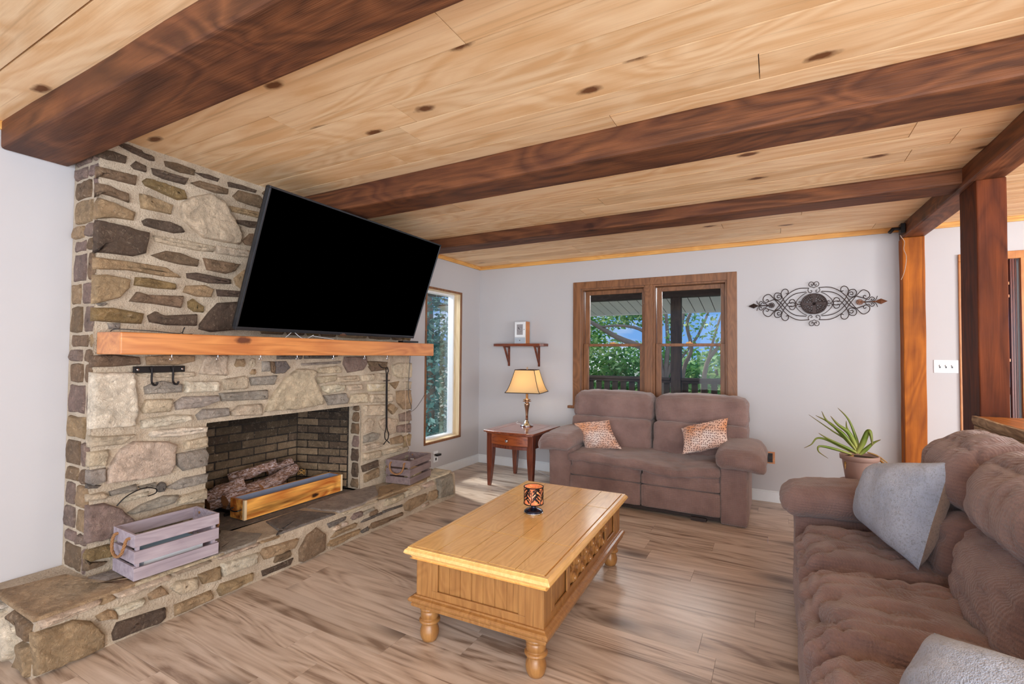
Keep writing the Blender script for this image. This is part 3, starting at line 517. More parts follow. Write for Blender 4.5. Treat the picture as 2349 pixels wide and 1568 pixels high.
so = sf.build('porch_soffit', 'vinyl'); tag(so, 'cream slatted eave soffit beyond the porch beam', 'soffit')
MB().add([(-6, 7.715, 2.325), (3, 7.715, 2.325), (3, 8.77, 2.13), (-6, 8.77, 2.13), (-6, 7.715, 2.345), (3, 7.715, 2.345), (3, 8.77, 2.16), (-6, 8.77, 2.16)], [(0, 1, 2, 3), (4, 7, 6, 5), (0, 4, 5, 1), (1, 5, 6, 2), (2, 6, 7, 3), (3, 7, 4, 0)]).build('backing_board', 'deckx', so)
MB().box(-6, 3, 8.75, 8.79, 2.10, 2.22).build('fascia', 'vinyl', so)
struct(MB().box(-6, 3, YB+.19, 7.72, 2.50, 2.56).build('porch_ceiling', 'deckx'))
tag(MB().box(-1.39, -1.245, 7.52, 7.66, -.02, 2.245).build('porch_post', 'deckw', bevel=.006), 'dark square porch post seen through the right half of the window', 'post')
rl = thing('porch_railing', 'dark wooden porch railing with wide flat balusters outside the window', 'railing', (-1.5, 7.6, 0))
m = MB(); m.box(-4.5, -1.40, 7.53, 7.67, .985, 1.025); m.box(-1.24, 2.5, 7.53, 7.67, .985, 1.025); m.build('top_rail', 'deckx', rl, bevel=.004)
m = MB(); m.box(-4.5, -1.40, 7.56, 7.6, .945, .985); m.box(-1.24, 2.5, 7.56, 7.6, .945, .985); m.box(-4.5, -1.40, 7.56, 7.6, .1, .18); m.box(-1.24, 2.5, 7.56, 7.6, .1, .18); m.build('rail_board', 'deckx', rl)
bx = MB().box(0, .085, 7.60, 7.63, .1, .98); k0 = None; xx = -3.8
while xx < 1.6:
    if not (-1.5 < xx < -1.25):
        if k0 is None:
            k0 = MB().box(xx, xx+.085, 7.601, 7.63, .1, .98).build('baluster', 'deckw', rl); xb = xx
        else:
            q = k0.copy(); COL.objects.link(q); q.parent = rl; q.location = (xx-xb, 0, 0)
    xx += .135
def leaves(mb, c, rad, n, size, rng, shell=.55, flat=1.0, rb=(0, 1)):
    for i in range(n):
        while True:
            d = Vector((rng.uniform(-1, 1), rng.uniform(-1, 1), rng.uniform(-1, 1)))
            if .05 < d.length < 1: break
        d = d.normalized()*(shell+(1-shell)*rng.random())
        p = Vector(c)+Vector((d.x*rad[0], d.y*rad[1], d.z*rad[2]))
        a = Vector((rng.gauss(0, 1), rng.gauss(0, 1), rng.gauss(0, 1)*.7)).normalized(); b_ = a.orthogonal().normalized()
        b_ = (b_*math.cos(i)+a.cross(b_)*math.sin(i)); s_ = size*rng.uniform(.6, 1.3)
        mb.attr(rnd=rng.uniform(*rb)); mb.add([p-a*s_, p+b_*s_*.45, p+a*s_, p-b_*s_*.45], [(0, 1, 2, 3)])
def tree(loc, label, trunks, blobs, size=.07, mat='leaf', seed=1, group=None, name='leafy_tree', rb=(0, 1)):
    t = thing(name, label, 'tree', loc, group=group); rng = random.Random(seed)
    if trunks:
        m = MB()
        for pts, r0, r1 in trunks:
            P = catmull(pts, 5); n_ = len(P); m.tube(P, [r0+(r1-r0)*i/(n_-1) for i in range(n_)], 8)
        m.build('trunk', 'bark_tree', t, smooth=True)
    m = MB()
    for c, rad, n_ in blobs: leaves(m, c, rad, n_, size, rng, rb=rb)
    m.build('foliage', mat, t, fix=False); return t
# crepe-myrtle-like trees close to the porch; branches fan out
tree((-2.3, 10.6, -1), 'smooth-barked branching tree seen through the left half of the window', [
    ([(-1.95, 10.6, -1), (-2.0, 10.5, .2), (-2.12, 10.4, 1.0), (-2.35, 10.3, 1.45), (-3.0, 10.2, 1.75), (-3.6, 10.1, 2.1), (-4.2, 10.1, 2.3)], .11, .03),
    ([(-2.12, 10.4, 1.0), (-2.25, 10.3, 1.6), (-2.5, 10.3, 1.9), (-2.9, 10.2, 2.0), (-3.3, 10.1, 1.98)], .05, .02),
    ([(-2.1, 10.4, .95), (-2.2, 10.5, 1.6), (-2.35, 10.5, 2.1), (-2.6, 10.5, 2.6), (-2.6, 10.5, 3.4)], .06, .02),
    ([(-2.05, 10.4, .8), (-2.0, 10.5, 1.5), (-2.05, 10.6, 2.2), (-2.2, 10.7, 3.2)], .06, .02),
    ([(-2.05, 10.4, .8), (-1.85, 10.5, 1.4), (-1.7, 10.6, 2.2), (-1.75, 10.7, 3.2)], .05, .02),
    ([(-2.0, 10.4, .6), (-1.8, 10.5, 1.2), (-1.4, 10.6, 1.8), (-1.1, 10.7, 2.6)], .04, .02)],
    [((-3.4, 10.8, 2.4), (1.0, .8, .5), 1500), ((-2.4, 11.2, 2.5), (1.0, .8, .55), 1300), ((-4.3, 10.8, 1.7), (.9, .8, .7), 1300)], .055, seed=3)
tree((-.9, 9.8, -1), 'slender tree with bare branches beside the dark porch post', [
    ([(-1.66, 9.8, -1), (-1.62, 9.8, .4), (-1.56, 9.8, 1.1), (-1.42, 9.8, 1.5), (-1.5, 9.8, 2.0), (-1.3, 9.8, 2.5), (-1.1, 9.8, 3.2)], .05, .02),
    ([(-1.25, 9.9, -1), (-1.2, 9.9, 1.0), (-.9, 9.9, 1.6), (-.55, 9.9, 2.2), (-.2, 9.9, 3)], .05, .02),
    ([(-1.2, 9.9, 1.0), (-1.0, 9.9, 1.8), (-.75, 9.9, 2.6)], .03, .012), ([(-.9, 9.9, 1.55), (-.75, 9.9, 2.0), (-.3, 9.9, 2.4), (.2, 9.9, 2.6)], .02, .01)],
    [((-1.2, 9.9, 2.0), (.35, .4, .4), 130), ((-.8, 9.9, 1.65), (.3, .3, .22), 110), ((-1.65, 9.9, 1.75), (.3, .3, .4), 110)], .05, seed=5)
tree((.2, 9.6, -1), 'leaning tree with a thick pinkish trunk at the right edge of the window', [
    ([(-1.0, 9.6, -1), (-.75, 9.6, .3), (-.62, 9.6, .75), (-.35, 9.6, 1.05), (-.15, 9.6, 1.5), (.15, 9.6, 1.9), (.3, 9.6, 2.4)], .10, .05),
    ([(-.62, 9.6, .75), (-.3, 9.6, .95), (.0, 9.6, 1.15), (.4, 9.6, 1.4)], .05, .03),
    ([(-.9, 9.6, .4), (-.6, 9.7, .8), (-.3, 9.7, .9), (.2, 9.7, 1.1)], .03, .015), ([(.0, 9.6, 1.9), (-.25, 9.6, 2.1), (-.33, 9.6, 2.6)], .03, .02)],
    [((-.15, 9.8, 1.75), (.28, .3, .25), 110), ((-.05, 9.8, 2.15), (.25, .3, .2), 80)], .05, seed=6)
hz = [(-7.6, 13, 1.6, 2.4, 0), (-5.4, 13.6, 1.9, 2.6, 1), (-3.4, 14.2, 1.5, 2.2, 0), (-1.4, 14.0, 1.35, 2.0, 1), (.8, 13.6, 1.3, 2.0, 0)]
labs = ['far left bushy green tree beyond the porch railing', 'tall bushy tree behind the branching tree, outside', 'rounded green bush outside behind the window mullion',
        'low green bush beyond the railing, outside the right window half', 'yellow-green bush beyond the leaning tree at the right']
for i, (x, y, ztop, r, k) in enumerate(hz):
    hh = (ztop+1.3)/2
    tree((x, y, -1), labs[i], [([(x, y, -1), (x+.1, y, 0), (x, y, 1)], .12, .05)],
         [((x, y, -1+hh), (r*.8, 1.3, hh*(1.15 if i < 2 else 1.0)), 3800), ((x+.5, y-1.2, -.2), (r*.6, .8, 1.0), 1300)], .10, seed=20+i, group='green trees beyond the porch', rb=(.05, 1) if k else (0, .8))
tree((-6.6, 8.2, -1), 'blue-green tree outside the tall narrow window', [([(-6.6, 8.2, -1), (-6.5, 8.2, 1), (-6.7, 8.3, 3)], .15, .08), ([(-6.5, 8.2, .6), (-6.2, 7.8, 1.6), (-6.4, 7.6, 2.4)], .05, .02)],
     [((-6.8, 8.6, 2.6), (1.9, 1.9, 2.0), 5200), ((-6.2, 7.7, .5), (1.3, 1.2, 1.4), 3600), ((-7.9, 10, 1.5), (2.2, 1.8, 2.8), 4200)], .075, mat='leaf2', seed=40)
# ------------------------------------------------------------------ stone chimney and hearth
PAL = [(100, 82, 68), (132, 108, 84), (176, 148, 114), (210, 192, 166), (232, 218, 196), (166, 156, 144), (116, 108, 102), (142, 120, 110), (142, 118, 78), (212, 188, 168)]
def stone(mb, poly, f3, d, ci, rng, sp=.022):
    P = [Vector(p) for p in poly]
    if sum(P[i].x*P[(i+1) % len(P)].y-P[(i+1) % len(P)].x*P[i].y for i in range(len(P))) < 0: P.reverse()
    P = [p.to_3d() for p in P]; Q = []
    n = len(P)
    for i in range(n):   # light corner cutting + resample
        a, b = P[i], P[(i+1) % n]; L = (b-a).length; k = max(1, int(L/sp))
        for j in range(k):
            Q.append(a.lerp(b, j/k))
    if len(Q) < 6: Q = [P[i].lerp(P[(i+1) % n], t) for i in range(n) for t in (.2, .8)]
    c = sum(Q, Vector())/len(Q); hu = max(abs(q.x-c.x) for q in Q); hv = max(abs(q.y-c.y) for q in Q)
    so = rng.random()*50; base = srgb(*PAL[ci]); j = rng.uniform(.88, 1.12)
    mb.attr(col=(base[0]*j, base[1]*j*rng.uniform(.97, 1.02), base[2]*j*rng.uniform(.94, 1.03), 1))
    rings = [(-.004, -.012), (-.001, d*.4), (.003, d*.85), (.009, d*1.0), (.022, d*1.05), (.045, d*1.0)]; vs = []; m = len(Q); fs = []
    for t, h in rings:
        su, sv = max(.08, 1-t/max(hu, .01)), max(.08, 1-t/max(hv, .01))
        for q in Q:
            e = noise.noise((q.x*38+so, q.y*38, 1))*.007+noise.noise((q.x*90+so, q.y*90, 1))*.003 if t > -.001 else 0
            u, v = c.x+(q.x-c.x)*su, c.y+(q.y-c.y)*sv
            hh = h if h < 0 else h*(1+.5*noise.noise((u*13+so, v*13, so)))+noise.noise((u*30, v*30, so))*.003
            vs.append(f3(u+e, v+e*.6, hh))
    hh = d*(1.02+.4*noise.noise((c.x*13+so, c.y*13, so))); vs.append(f3(c.x, c.y, hh))
    for r in range(len(rings)-1):
        for i in range(m): fs.append((r*m+i, r*m+(i+1) % m, (r+1)*m+(i+1) % m, (r+1)*m+i))
    r = (len(rings)-1)*m
    for i in range(m): fs.append((r+i, r+(i+1) % m, len(vs)-1))
    mb.add(vs, fs)
def pairs(l): return [(l[i], l[i+1]) for i in range(0, len(l), 2)]
def inpoly(p, q):
    r = False
    for i in range(len(q)):
        a, b = q[i], q[i-1]
        if (a[1] > p[1]) != (b[1] > p[1]) and p[0] < (b[0]-a[0])*(p[1]-a[1])/(b[1]-a[1])+a[0]: r = not r
    return r
DS = .017
def filler(mb, u0, u1, v0, v1, f3, rng, avoid, cols, hs=(.055, .1), ws=(.1, .3), dsc=1.6):
    v = v0
    while v < v1-.03:
        h = rng.uniform(*hs); u = u0+rng.uniform(0, .03)
        if v+h > v1: h = v1-v
        while u < u1-.03:
            w = min(rng.uniform(*ws), u1-u)
            g = .011; a, b, c, e = u+g, u+w-g, v+g*.8, v+h-g*.8
            if b-a > .025 and e-c > .02:
                test = [(a+(b-a)*i/4, c+(e-c)*k/2) for i in range(5) for k in range(3)]
                if not any(inpoly(t, q) for q in avoid for t in test) and not any(a-.008 < x < b+.008 and c-.008 < y < e+.008 for q in avoid for x, y in q):
                    s = rng.uniform(-.006, .006)
                    stone(mb, [(a, c+(e-c)*.25), (a+.012, c), ((a+b)/2, c+s), (b-.01, c), (b, c+(e-c)*.4), (b-.008, e), ((a+b)/2, e-s), (a+.015, e)], f3, DS*dsc*rng.uniform(.7, 1.3), rng.choice(cols), rng)
            u += w
        v += h
CX, CY0, CY1, HZ, HX = -3.0, 1.10, 3.47, .235, -2.69
ch = thing('stone_fireplace', 'tall field-stone chimney with an open firebox and a raised stone hearth', 'fireplace', (-3.0, 2.3, 0))
core = MB()
def grid_face(mb, f, nu, nv, hole=None):
    vs = []; fs = []
    for i in range(nu+1):
        for j in range(nv+1): vs.append(f(i/nu, j/nv))
    for i in range(nu):
        for j in range(nv):
            if hole and hole((i+.5)/nu, (j+.5)/nv): continue
            fs.append((i*(nv+1)+j, (i+1)*(nv+1)+j, (i+1)*(nv+1)+j+1, i*(nv+1)+j+1))
    mb.add(vs, fs)
OY0, OY1, OZ = 1.658, 2.885, .925
def wob(x, y, z, a=.006): return noise.noise((x*6, y*6, z*6))*a+noise.noise((x*21, y*21, z*21))*a*.4
for a in [(CY0, OY0, HZ-.02, H), (OY1, CY1, HZ-.02, H), (OY0, OY1, OZ, H)]:
    nu, nv = max(4, int((a[1]-a[0])/.03)), max(4, int((a[3]-a[2])/.03))
    grid_face(core, lambda s, t, a=a: (CX+wob(0, a[0]+s*(a[1]-a[0]), a[2]+t*(a[3]-a[2])), a[0]+s*(a[1]-a[0]), a[2]+t*(a[3]-a[2])), nu, nv)
core.box(XL+.002, CX-.008, CY0, OY0, HZ-.02, H-.001); core.box(XL+.002, CX-.008, OY1, CY1, HZ-.02, H-.001); core.box(XL+.002, CX-.008, OY0, OY1, OZ, H-.001)
core.build('mortar_bed', 'mortar', ch, smooth=False, fix=False)
ff = lambda u, v, h: (CX+h, u, v)
st = MB(); rng = random.Random(11); av = []
for c, d, l in FRONT:
    p = pairs(l)
    p = [(min(max(y, CY0-.01), CY1+.015), z) for y, z in p]
    if p[0][1] > HZ: av.append(p)
    stone(st, p, ff, DS*(.55+.55*d), c, rng, .02)
av.append([(OY0-.01, 0), (OY1+.01, 0), (OY1+.01, OZ+.03), (OY0-.01, OZ+.03)])
filler(st, 1.95, CY1+.01, 1.47, H-.02, ff, rng, av, [0, 0, 1, 1, 2, 8], (.07, .12), (.12, .34))
filler(st, CY0, CY1+.01, HZ+.01, 1.34, ff, rng, av, [3, 5, 3, 2], (.04, .07), (.06, .14), 1.2)
# left and right end faces of the chimney
filler(st, XL+.01, CX+.006, HZ, H-.03, lambda u, v, h: (u, CY0+.004-h*.8, v), rng, [], [1, 7, 1, 2, 7], (.06, .16), (.12, .22), 1.2)
filler(st, XL+.01, CX+.006, HZ, H-.03, lambda u, v, h: (u, CY1+h, v), rng, [], [2, 7, 1, 3], (.06, .12), (.12, .2), 1.4)
# jamb faces of the firebox
filler(st, CX-.13, CX-.004, HZ, OZ, lambda u, v, h: (u, OY1-h*.6, v), rng, [], [1, 7, 1, 0], (.08, .13), (.1, .13), 1.4)
filler(st, CX-.13, CX-.004, HZ, OZ, lambda u, v, h: (u, OY0+h*.6, v), rng, [], [1, 7, 1, 0], (.08, .13), (.1, .13), 1.4)
st.build('field_stones', 'stone', ch, smooth=True, fix=False)
# firebox lining
fb = MB(); A = [(CX-.13, OY0+.02), (-3.58, 1.84), (-3.58, 2.725), (CX-.13, OY1-.02)]
for (xa, ya), (xb, yb) in zip(A[:-1], A[1:]):
    L = math.hypot(xb-xa, yb-ya); ux, uy = (xb-xa)/L, (yb-ya)/L; nx, ny = -uy, ux
    cxm, cym = -3.25, 2.28
    if (cxm-xa)*nx+(cym-ya)*ny < 0: nx, ny = -nx, -ny
    fb.attr(col=srgb(44, 36, 30)); 
    fb.add([(xa-nx*.02, ya-ny*.02, .2), (xb-nx*.02, yb-ny*.02, .2), (xb-nx*.02, yb-ny*.02, 1.1), (xa-nx*.02, ya-ny*.02, 1.1), (xa-nx*.004, ya-ny*.004, .2), (xb-nx*.004, yb-ny*.004, .2), (xb-nx*.004, yb-ny*.004, 1.1), (xa-nx*.004, ya-ny*.004, 1.1)],
           [(0, 1, 2, 3), (4, 7, 6, 5), (0, 4, 5, 1), (1, 5, 6, 2), (2, 6, 7, 3), (3, 7, 4, 0)])
    z = HZ+.012; row = 0
    while z < 1.05:
        s = -.1 if row % 2 else 0.0
        while s < L:
            a, b = max(s, 0)+.005, min(s+.2, L)-.005
            if b-a > .02:
                hgt = (z-HZ)/.7; soot = max(0, min(1, hgt*1.5-.2+noise.noise((a*5+xa, z*6, 3))*.8))
                k = 1-.82*soot; c = srgb(160, 136, 108) if rng.random() < .7 else srgb(128, 106, 86)
                fb.attr(col=(c[0]*k, c[1]*k, c[2]*k, 1)); e = rng.uniform(.002, .007)
                P = [(xa+ux*q+nx*w_, ya+uy*q+ny*w_, zz) for q in (a, b) for w_ in (-.01, e) for zz in (z, z+.052)]
                fb.add(P, [(0, 1, 3, 2), (4, 6, 7, 5), (0, 4, 5, 1), (2, 3, 7, 6), (0, 2, 6, 4), (1, 5, 7, 3)])
            s += .2
        z += .062; row += 1
fb.build('brick_lining', 'stone', ch, bevel=.004)
hd = MB(); hd.attr(col=srgb(60, 52, 46)); hd.box(-3.62, CX-.135, OY0, OY1, .97, 1.0); hd.box(-3.62, -3.58, OY0, OY1, .2, 1.0)
hd.add([(CX-.13, OY0+.04, .93), (CX-.13, OY1-.04, .93), (-3.3, 2.6, 1.0), (-3.3, 1.95, 1.0)], [(0, 1, 2, 3)]); hd.build('smoke_shelf', 'stone', ch)
ff_ = MB(); ff_.attr(col=srgb(92, 80, 70)); ff_.prism([(CX-.0, OY0), (CX-.13, OY0), (-3.59, 1.83), (-3.59, 2.735), (CX-.13, OY1), (CX, OY1)], .15, HZ-.004); ff_.build('firebox_floor', 'stone', ch)
# raised hearth
HY0, HY1 = .815, 3.80
hm = MB()
def edge(y): return HX+.012*noise.noise((y*2.1, 4, 2))
nn = 90
pts = [(XL+.003, HY0+.02), (-3.02, HY0-.008), (HX-.03, HY0)]+[(edge(HY0+(HY1-HY0)*i/nn), HY0+(HY1-HY0)*i/nn) for i in range(nn+1)]+[(HX-.04, HY1+.0), (XL+.003, HY1)]
vs = []; fs = []; n_ = len(pts)
for z, ins in ((0, 0), (.1, .004), (.19, .006), (HZ-.012, .012), (HZ-.004, .03)):
    for i, (x, y) in enumerate(pts):
        ox = ins*(1 if x > -3 else 0); vs.append((x-ox+(wob(x, y, z, .008) if x > -3.2 else 0), min(max(y, HY0+ins), HY1-ins), z))
for r in range(4):
    for i in range(n_): fs.append((r*n_+i, r*n_+(i+1) % n_, (r+1)*n_+(i+1) % n_, (r+1)*n_+i))
fs.append(tuple(4*n_+i for i in range(n_))); hm.add(vs, fs); hm.build('hearth_mortar', 'mortar', ch)
hs = MB(); av = []
for c, d, l in HF:
    p = [(min(max(y, HY0-.005), HY1), min(max(z, .008), HZ-.012)) for y, z in pairs(l)]; av.append(p)
    stone(hs, p, lambda u, v, h: (edge(u)-.004+h, u, v), DS*(.5+.5*d), c, rng, .02)
filler(hs, HY0+.02, HY1-.02, .012, HZ-.01, lambda u, v, h: (edge(u)-.004+h, u, v), rng, av, [2, 3, 9, 1], (.045, .07), (.07, .16), 1.0)
av = []
for c, d, l in HT:
    p = [(min(x, HX-.012), min(max(y, HY0+.005), HY1-.01)) for x, y in pairs(l)]; p = [(y, x) for x, y in p]; av.append(p)
    stone(hs, p, lambda u, v, h: (v, u, HZ-.004+h*.45), DS*1.0, c, rng, .03)
stone(hs, [(1.10, -2.98), (1.5, -2.98), (1.75, -2.99), (1.7, -2.80), (1.3, -2.72), (1.15, -2.80)], lambda u, v, h: (v, u, HZ-.004+h*.4), DS, 5, rng, .03)
stone(hs, [(1.72, -3.4), (2.8, -3.4), (2.85, -3.04), (2.3, -3.0), (1.7, -3.03)], lambda u, v, h: (v, u, HZ-.004+h*.3), DS*.6, 6, rng, .04)
stone(hs, [(1.18, -2.70), (1.6, -2.70), (1.6, -2.76), (1.2, -2.75)], lambda u, v, h: (v, u, HZ-.004+h*.4), DS, 3, rng, .03)
# left end of the hearth: a big cream slab and corner stones
fe = lambda u, v, h: (u, HY0+.004-h, v)
stone(hs, [(-3.24, .03), (-2.90, .02), (-2.84, .08), (-2.88, .15), (-2.98, .19), (-3.24, .20)], fe, DS*2, 4, rng, .02)
stone(hs, [(-2.82, .02), (-2.70, .01), (-2.70, .13), (-2.80, .12)], fe, DS*1.5, 2, rng, .02)
stone(hs, [(-2.94, .20), (-2.80, .15), (-2.71, .15), (-2.72, .21), (-2.9, .225)], fe, DS*1.2, 1, rng, .02)
stone(hs, [(-3.26, .13), (-3.1, .2), (-3.0, .21), (-3.26, .225)], fe, DS, 4, rng, .02)
fe = lambda u, v, h: (u, HY1-.004+h, v)
stone(hs, [(-2.95, .03), (-2.72, .02), (-2.72, .18), (-2.93, .19)], fe, DS*1.6, 5, rng, .02); stone(hs, [(-3.24, .03), (-2.98, .03), (-3.0, .19), (-3.24, .19)], fe, DS*1.6, 2, rng, .02)
hs.build('hearth_stones', 'stone', ch, smooth=True, fix=False)
# mantel
mt = thing('mantel_shelf', 'thick honey-brown wooden mantel shelf under the television', 'mantel', (-2.87, 2.3, 1.335))
m = MB(); vs = []; fs = []; n = 50
for i in range(n+1):
    y = 1.105+2.395*i/n
    for x, z in ((-3.0+.015, 1.335), (-2.735, 1.335), (-2.735, 1.447), (-3.0+.015, 1.447)):
        d = noise.noise((x*4, y*2.4, z*8))*.004; vs.append((x+d if x > -2.9 else x, y, z+d))
for i in range(n):
    for k in range(4): fs.append((i*4+k, i*4+(k+1) % 4, i*4+4+(k+1) % 4, i*4+4+k))
fs += [(0, 1, 2, 3), (n*4+3, n*4+2, n*4+1, n*4)]
m.add(vs, fs).build('beam', 'mantel', mt, bevel=.006)
for y in (1.36, 1.60, 1.86, 2.12, 2.42, 2.72, 2.97):
    P = [(-2.80, y, 1.336), (-2.80, y, 1.322), (-2.80, y+.006, 1.314), (-2.80, y+.002, 1.306), (-2.80, y-.007, 1.308), (-2.80, y-.008, 1.315)]
    MB().tube(catmull(P, 4), .0018, 6).build('cup_hook', 'silver', mt)
# iron hook rack + tongs
hk = thing('hook_rack', 'black iron bar with two hooks fixed to the stones under the mantel', 'hook rack', (-2.97, 1.38, 1.26))
MB().box(-2.985, -2.972, 1.262, 1.515, 1.238, 1.272).build('bar', 'iron', hk, bevel=.003)
for y in (1.345, 1.45):
    m = MB(); m.tube(catmull([(-2.967, y, 1.262), (-2.966, y, 1.23), (-2.966, y, 1.19), (-2.955, y+.004, 1.172), (-2.94, y+.01, 1.172), (-2.935, y+.014, 1.186)], 5), .0055, 8)
    m.lathe([(.012, -.004), (.012, .004)], 0, 0, 14, Matrix.Translation((-2.967, y, 1.262)) @ Matrix.Rotation(PI/2, 4, 'Y')); m.build('hook', 'iron', hk, smooth=False)
    m = MB()
for y in (1.28, 1.498): MB().lathe([(.006, -.006), (.006, .002), (.002, .004)], 0, 0, 10, Matrix.Translation((-2.969, y, 1.255)) @ Matrix.Rotation(PI/2, 4, 'Y')).build('bolt', 'silver', hk)
tg = thing('log_tongs', 'long black iron fireplace tongs hanging right of the firebox', 'tongs', (-2.95, 3.125, .6))
for s in (-1, 1):
    MB().tube(catmull([(-2.945, 3.118+s*.010, 1.225), (-2.94, 3.118+s*.014, 1.20), (-2.945, 3.12+s*.006, 1.16), (-2.945, 3.122+s*.0065, .95), (-2.945, 3.126+s*.0065, .72), (-2.945, 3.128+s*.022, .665), (-2.945, 3.13+s*.018, .62), (-2.945, 3.13-s*.006, .60), (-2.945, 3.13-s*.036, .575)], 5), .0045, 8).build('arm', 'iron', tg)
MB().box(-2.95, -2.94, 3.085, 3.155, 1.115, 1.120).build('crossbar', 'iron', tg)
hh_ = tag(MB().tube(catmull([(-2.985, 3.05, 1.27), (-2.96, 3.07, 1.235), (-2.95, 3.10, 1.228), (-2.945, 3.125, 1.232), (-2.94, 3.13, 1.215)], 5), .004, 8).build('wall_hook', 'iron'), 'small iron hook that carries the fireplace tongs', 'hook')
tag(MB().tube(catmull([(-2.96, 1.20, .56), (-2.955, 1.24, .60), (-2.95, 1.31, .625), (-2.95, 1.37, .61), (-2.955, 1.375, .585), (-2.96, 1.34, .575)], 6), .003, 6).build('wire_loop', 'iron'), 'black wire loop on the stones behind the left crate', 'wire')
tag(MB().tube(catmull([(-2.93, 1.14, 1.452), (-2.90, 1.16, 1.463), (-2.86, 1.3, 1.459), (-2.85, 1.42, 1.452), (-2.85, 1.44, 1.48), (-2.86, 1.45, 1.485), (-2.86, 1.44, 1.452), (-2.84, 1.48, 1.4515)], 6), .0022, 6).build('black_cable', 'black'), 'black cable lying on the left end of the mantel', 'cable')
tag(MB().tube(catmull([(-2.9, 3.38, 1.45), (-2.93, 3.40, 1.30), (-2.945, 3.40, 1.0), (-2.94, 3.44, .86), (-3.05, 3.56, .80), (-3.2, 3.85, .83), (-3.26, 4.06, 1.0), (-3.265, 4.05, 1.3), (-3.262, 4.03, 1.6)], 8), .0025, 6).build('wall_cable', 'black'), 'thin dark cable sagging from the mantel across to the tall window', 'cable')
tag(MB().tube(catmull([(-2.9, 3.34, 1.45), (-2.945, 3.35, 1.2), (-2.94, 3.36, .9), (-2.945, 3.38, .6), (-2.95, 3.44, .46), (-3.1, 3.6, .40), (-3.25, 4.1, .30), (-3.262, 4.235, .235)], 8), .002, 6).build('power_cord', 'beige'), 'thin pale cord running down the stones behind the right crate to the outlet', 'cord')
# television
tv = thing('television', 'large flat black television tilted forward above the mantel', 'television', (-2.7, 2.515, 1.9))
sc_ = 2.78/2.441
def tvp(a): return Vector((0, 0, CAMZ))+(Vector(a)-Vector((0, 0, CAMZ)))*sc_
TL, TR, BR, BL = [tvp(a) for a in ((-2.184, 1.483, 2.178), (-2.23, 2.932, 2.184), (-2.488, 2.927, 1.472), (-2.441, 1.478, 1.466))]
o_ = (TL+TR+BR+BL)/4; ex = (TR-TL).normalized(); ey = (TL-BL).normalized(); ez = ex.cross(ey).normalized(); ey = ez.cross(ex)
if ez.x < 0: ez = -ez
Rm = Matrix((ex, ey, ez)).transposed().to_4x4(); Rm.translation = o_
w2_, h2_ = (TR-TL).length/2, (TL-BL).length/2
m = MB(); 
for a in [(-w2_, w2_, h2_-.012, h2_), (-w2_, w2_, -h2_, -h2_+.022), (-w2_, -w2_+.012, -h2_+.022, h2_-.012), (w2_-.012, w2_, -h2_+.022, h2_-.012)]: m.box(a[0], a[1], a[2], a[3], -.03, .0, Rm)
m.build('bezel', 'bezel', tv, bevel=.003)
MB().box(-w2_+.012, w2_-.012, -h2_+.022, h2_-.012, -.02, -.003, Rm).build('screen', 'screen', tv)
m = MB(); m.box(-w2_+.004, w2_-.004, -h2_+.004, h2_-.004, -.05, -.0305, Rm); m.box(-w2_*.7, w2_*.7, -h2_*.9, h2_*.35, -.085, -.05, Rm); m.build('back_cover', 'black', tv, bevel=.006)
MB().box(-.03, .03, -h2_-.004, -h2_+.008, -.012, .001, Rm).build('sensor_bar', 'silver', tv)
MB().box(-.016, .016, -h2_+.006, -h2_+.014, -.001, .0008, Rm).build('maker_badge', 'silver', tv)
m = MB(); m.box(-2.985, -2.96, 2.3, 2.75, 1.7, 2.1); c0 = Rm @ Vector((0, -.05, -.085)); m.tube([(-2.96, 2.5, 1.9), c0], .022, 10); m.box(-.25, .25, -.2, .2, -.095, -.085, Rm); m.build('wall_mount', 'iron', tv)
tag(MB().box(-2.86, -2.80, 3.16, 3.36, 1.4505, 1.466).build('set_top_box', 'black', bevel=.003), 'small dark box on the mantel under the right corner of the television', 'box')
for i, (ya, yb) in enumerate(((2.05, 2.18), (2.22, 2.42))):
    tag(MB().tube(catmull([(-2.83, ya, 1.4515), (-2.82, ya+.04, 1.49 if i == 0 else 1.475), (-2.83, ya+.05, 1.5 if i == 0 else 1.47), (-2.81, yb-.03, 1.456), (-2.80, yb, 1.4515)], 6), .0018, 6).build('pale_cable', 'white'), ['pale looped cable on the mantel under the television, left one', 'pale cable on the mantel under the middle of the television'][i], 'cable', 'pale cables on the mantel')
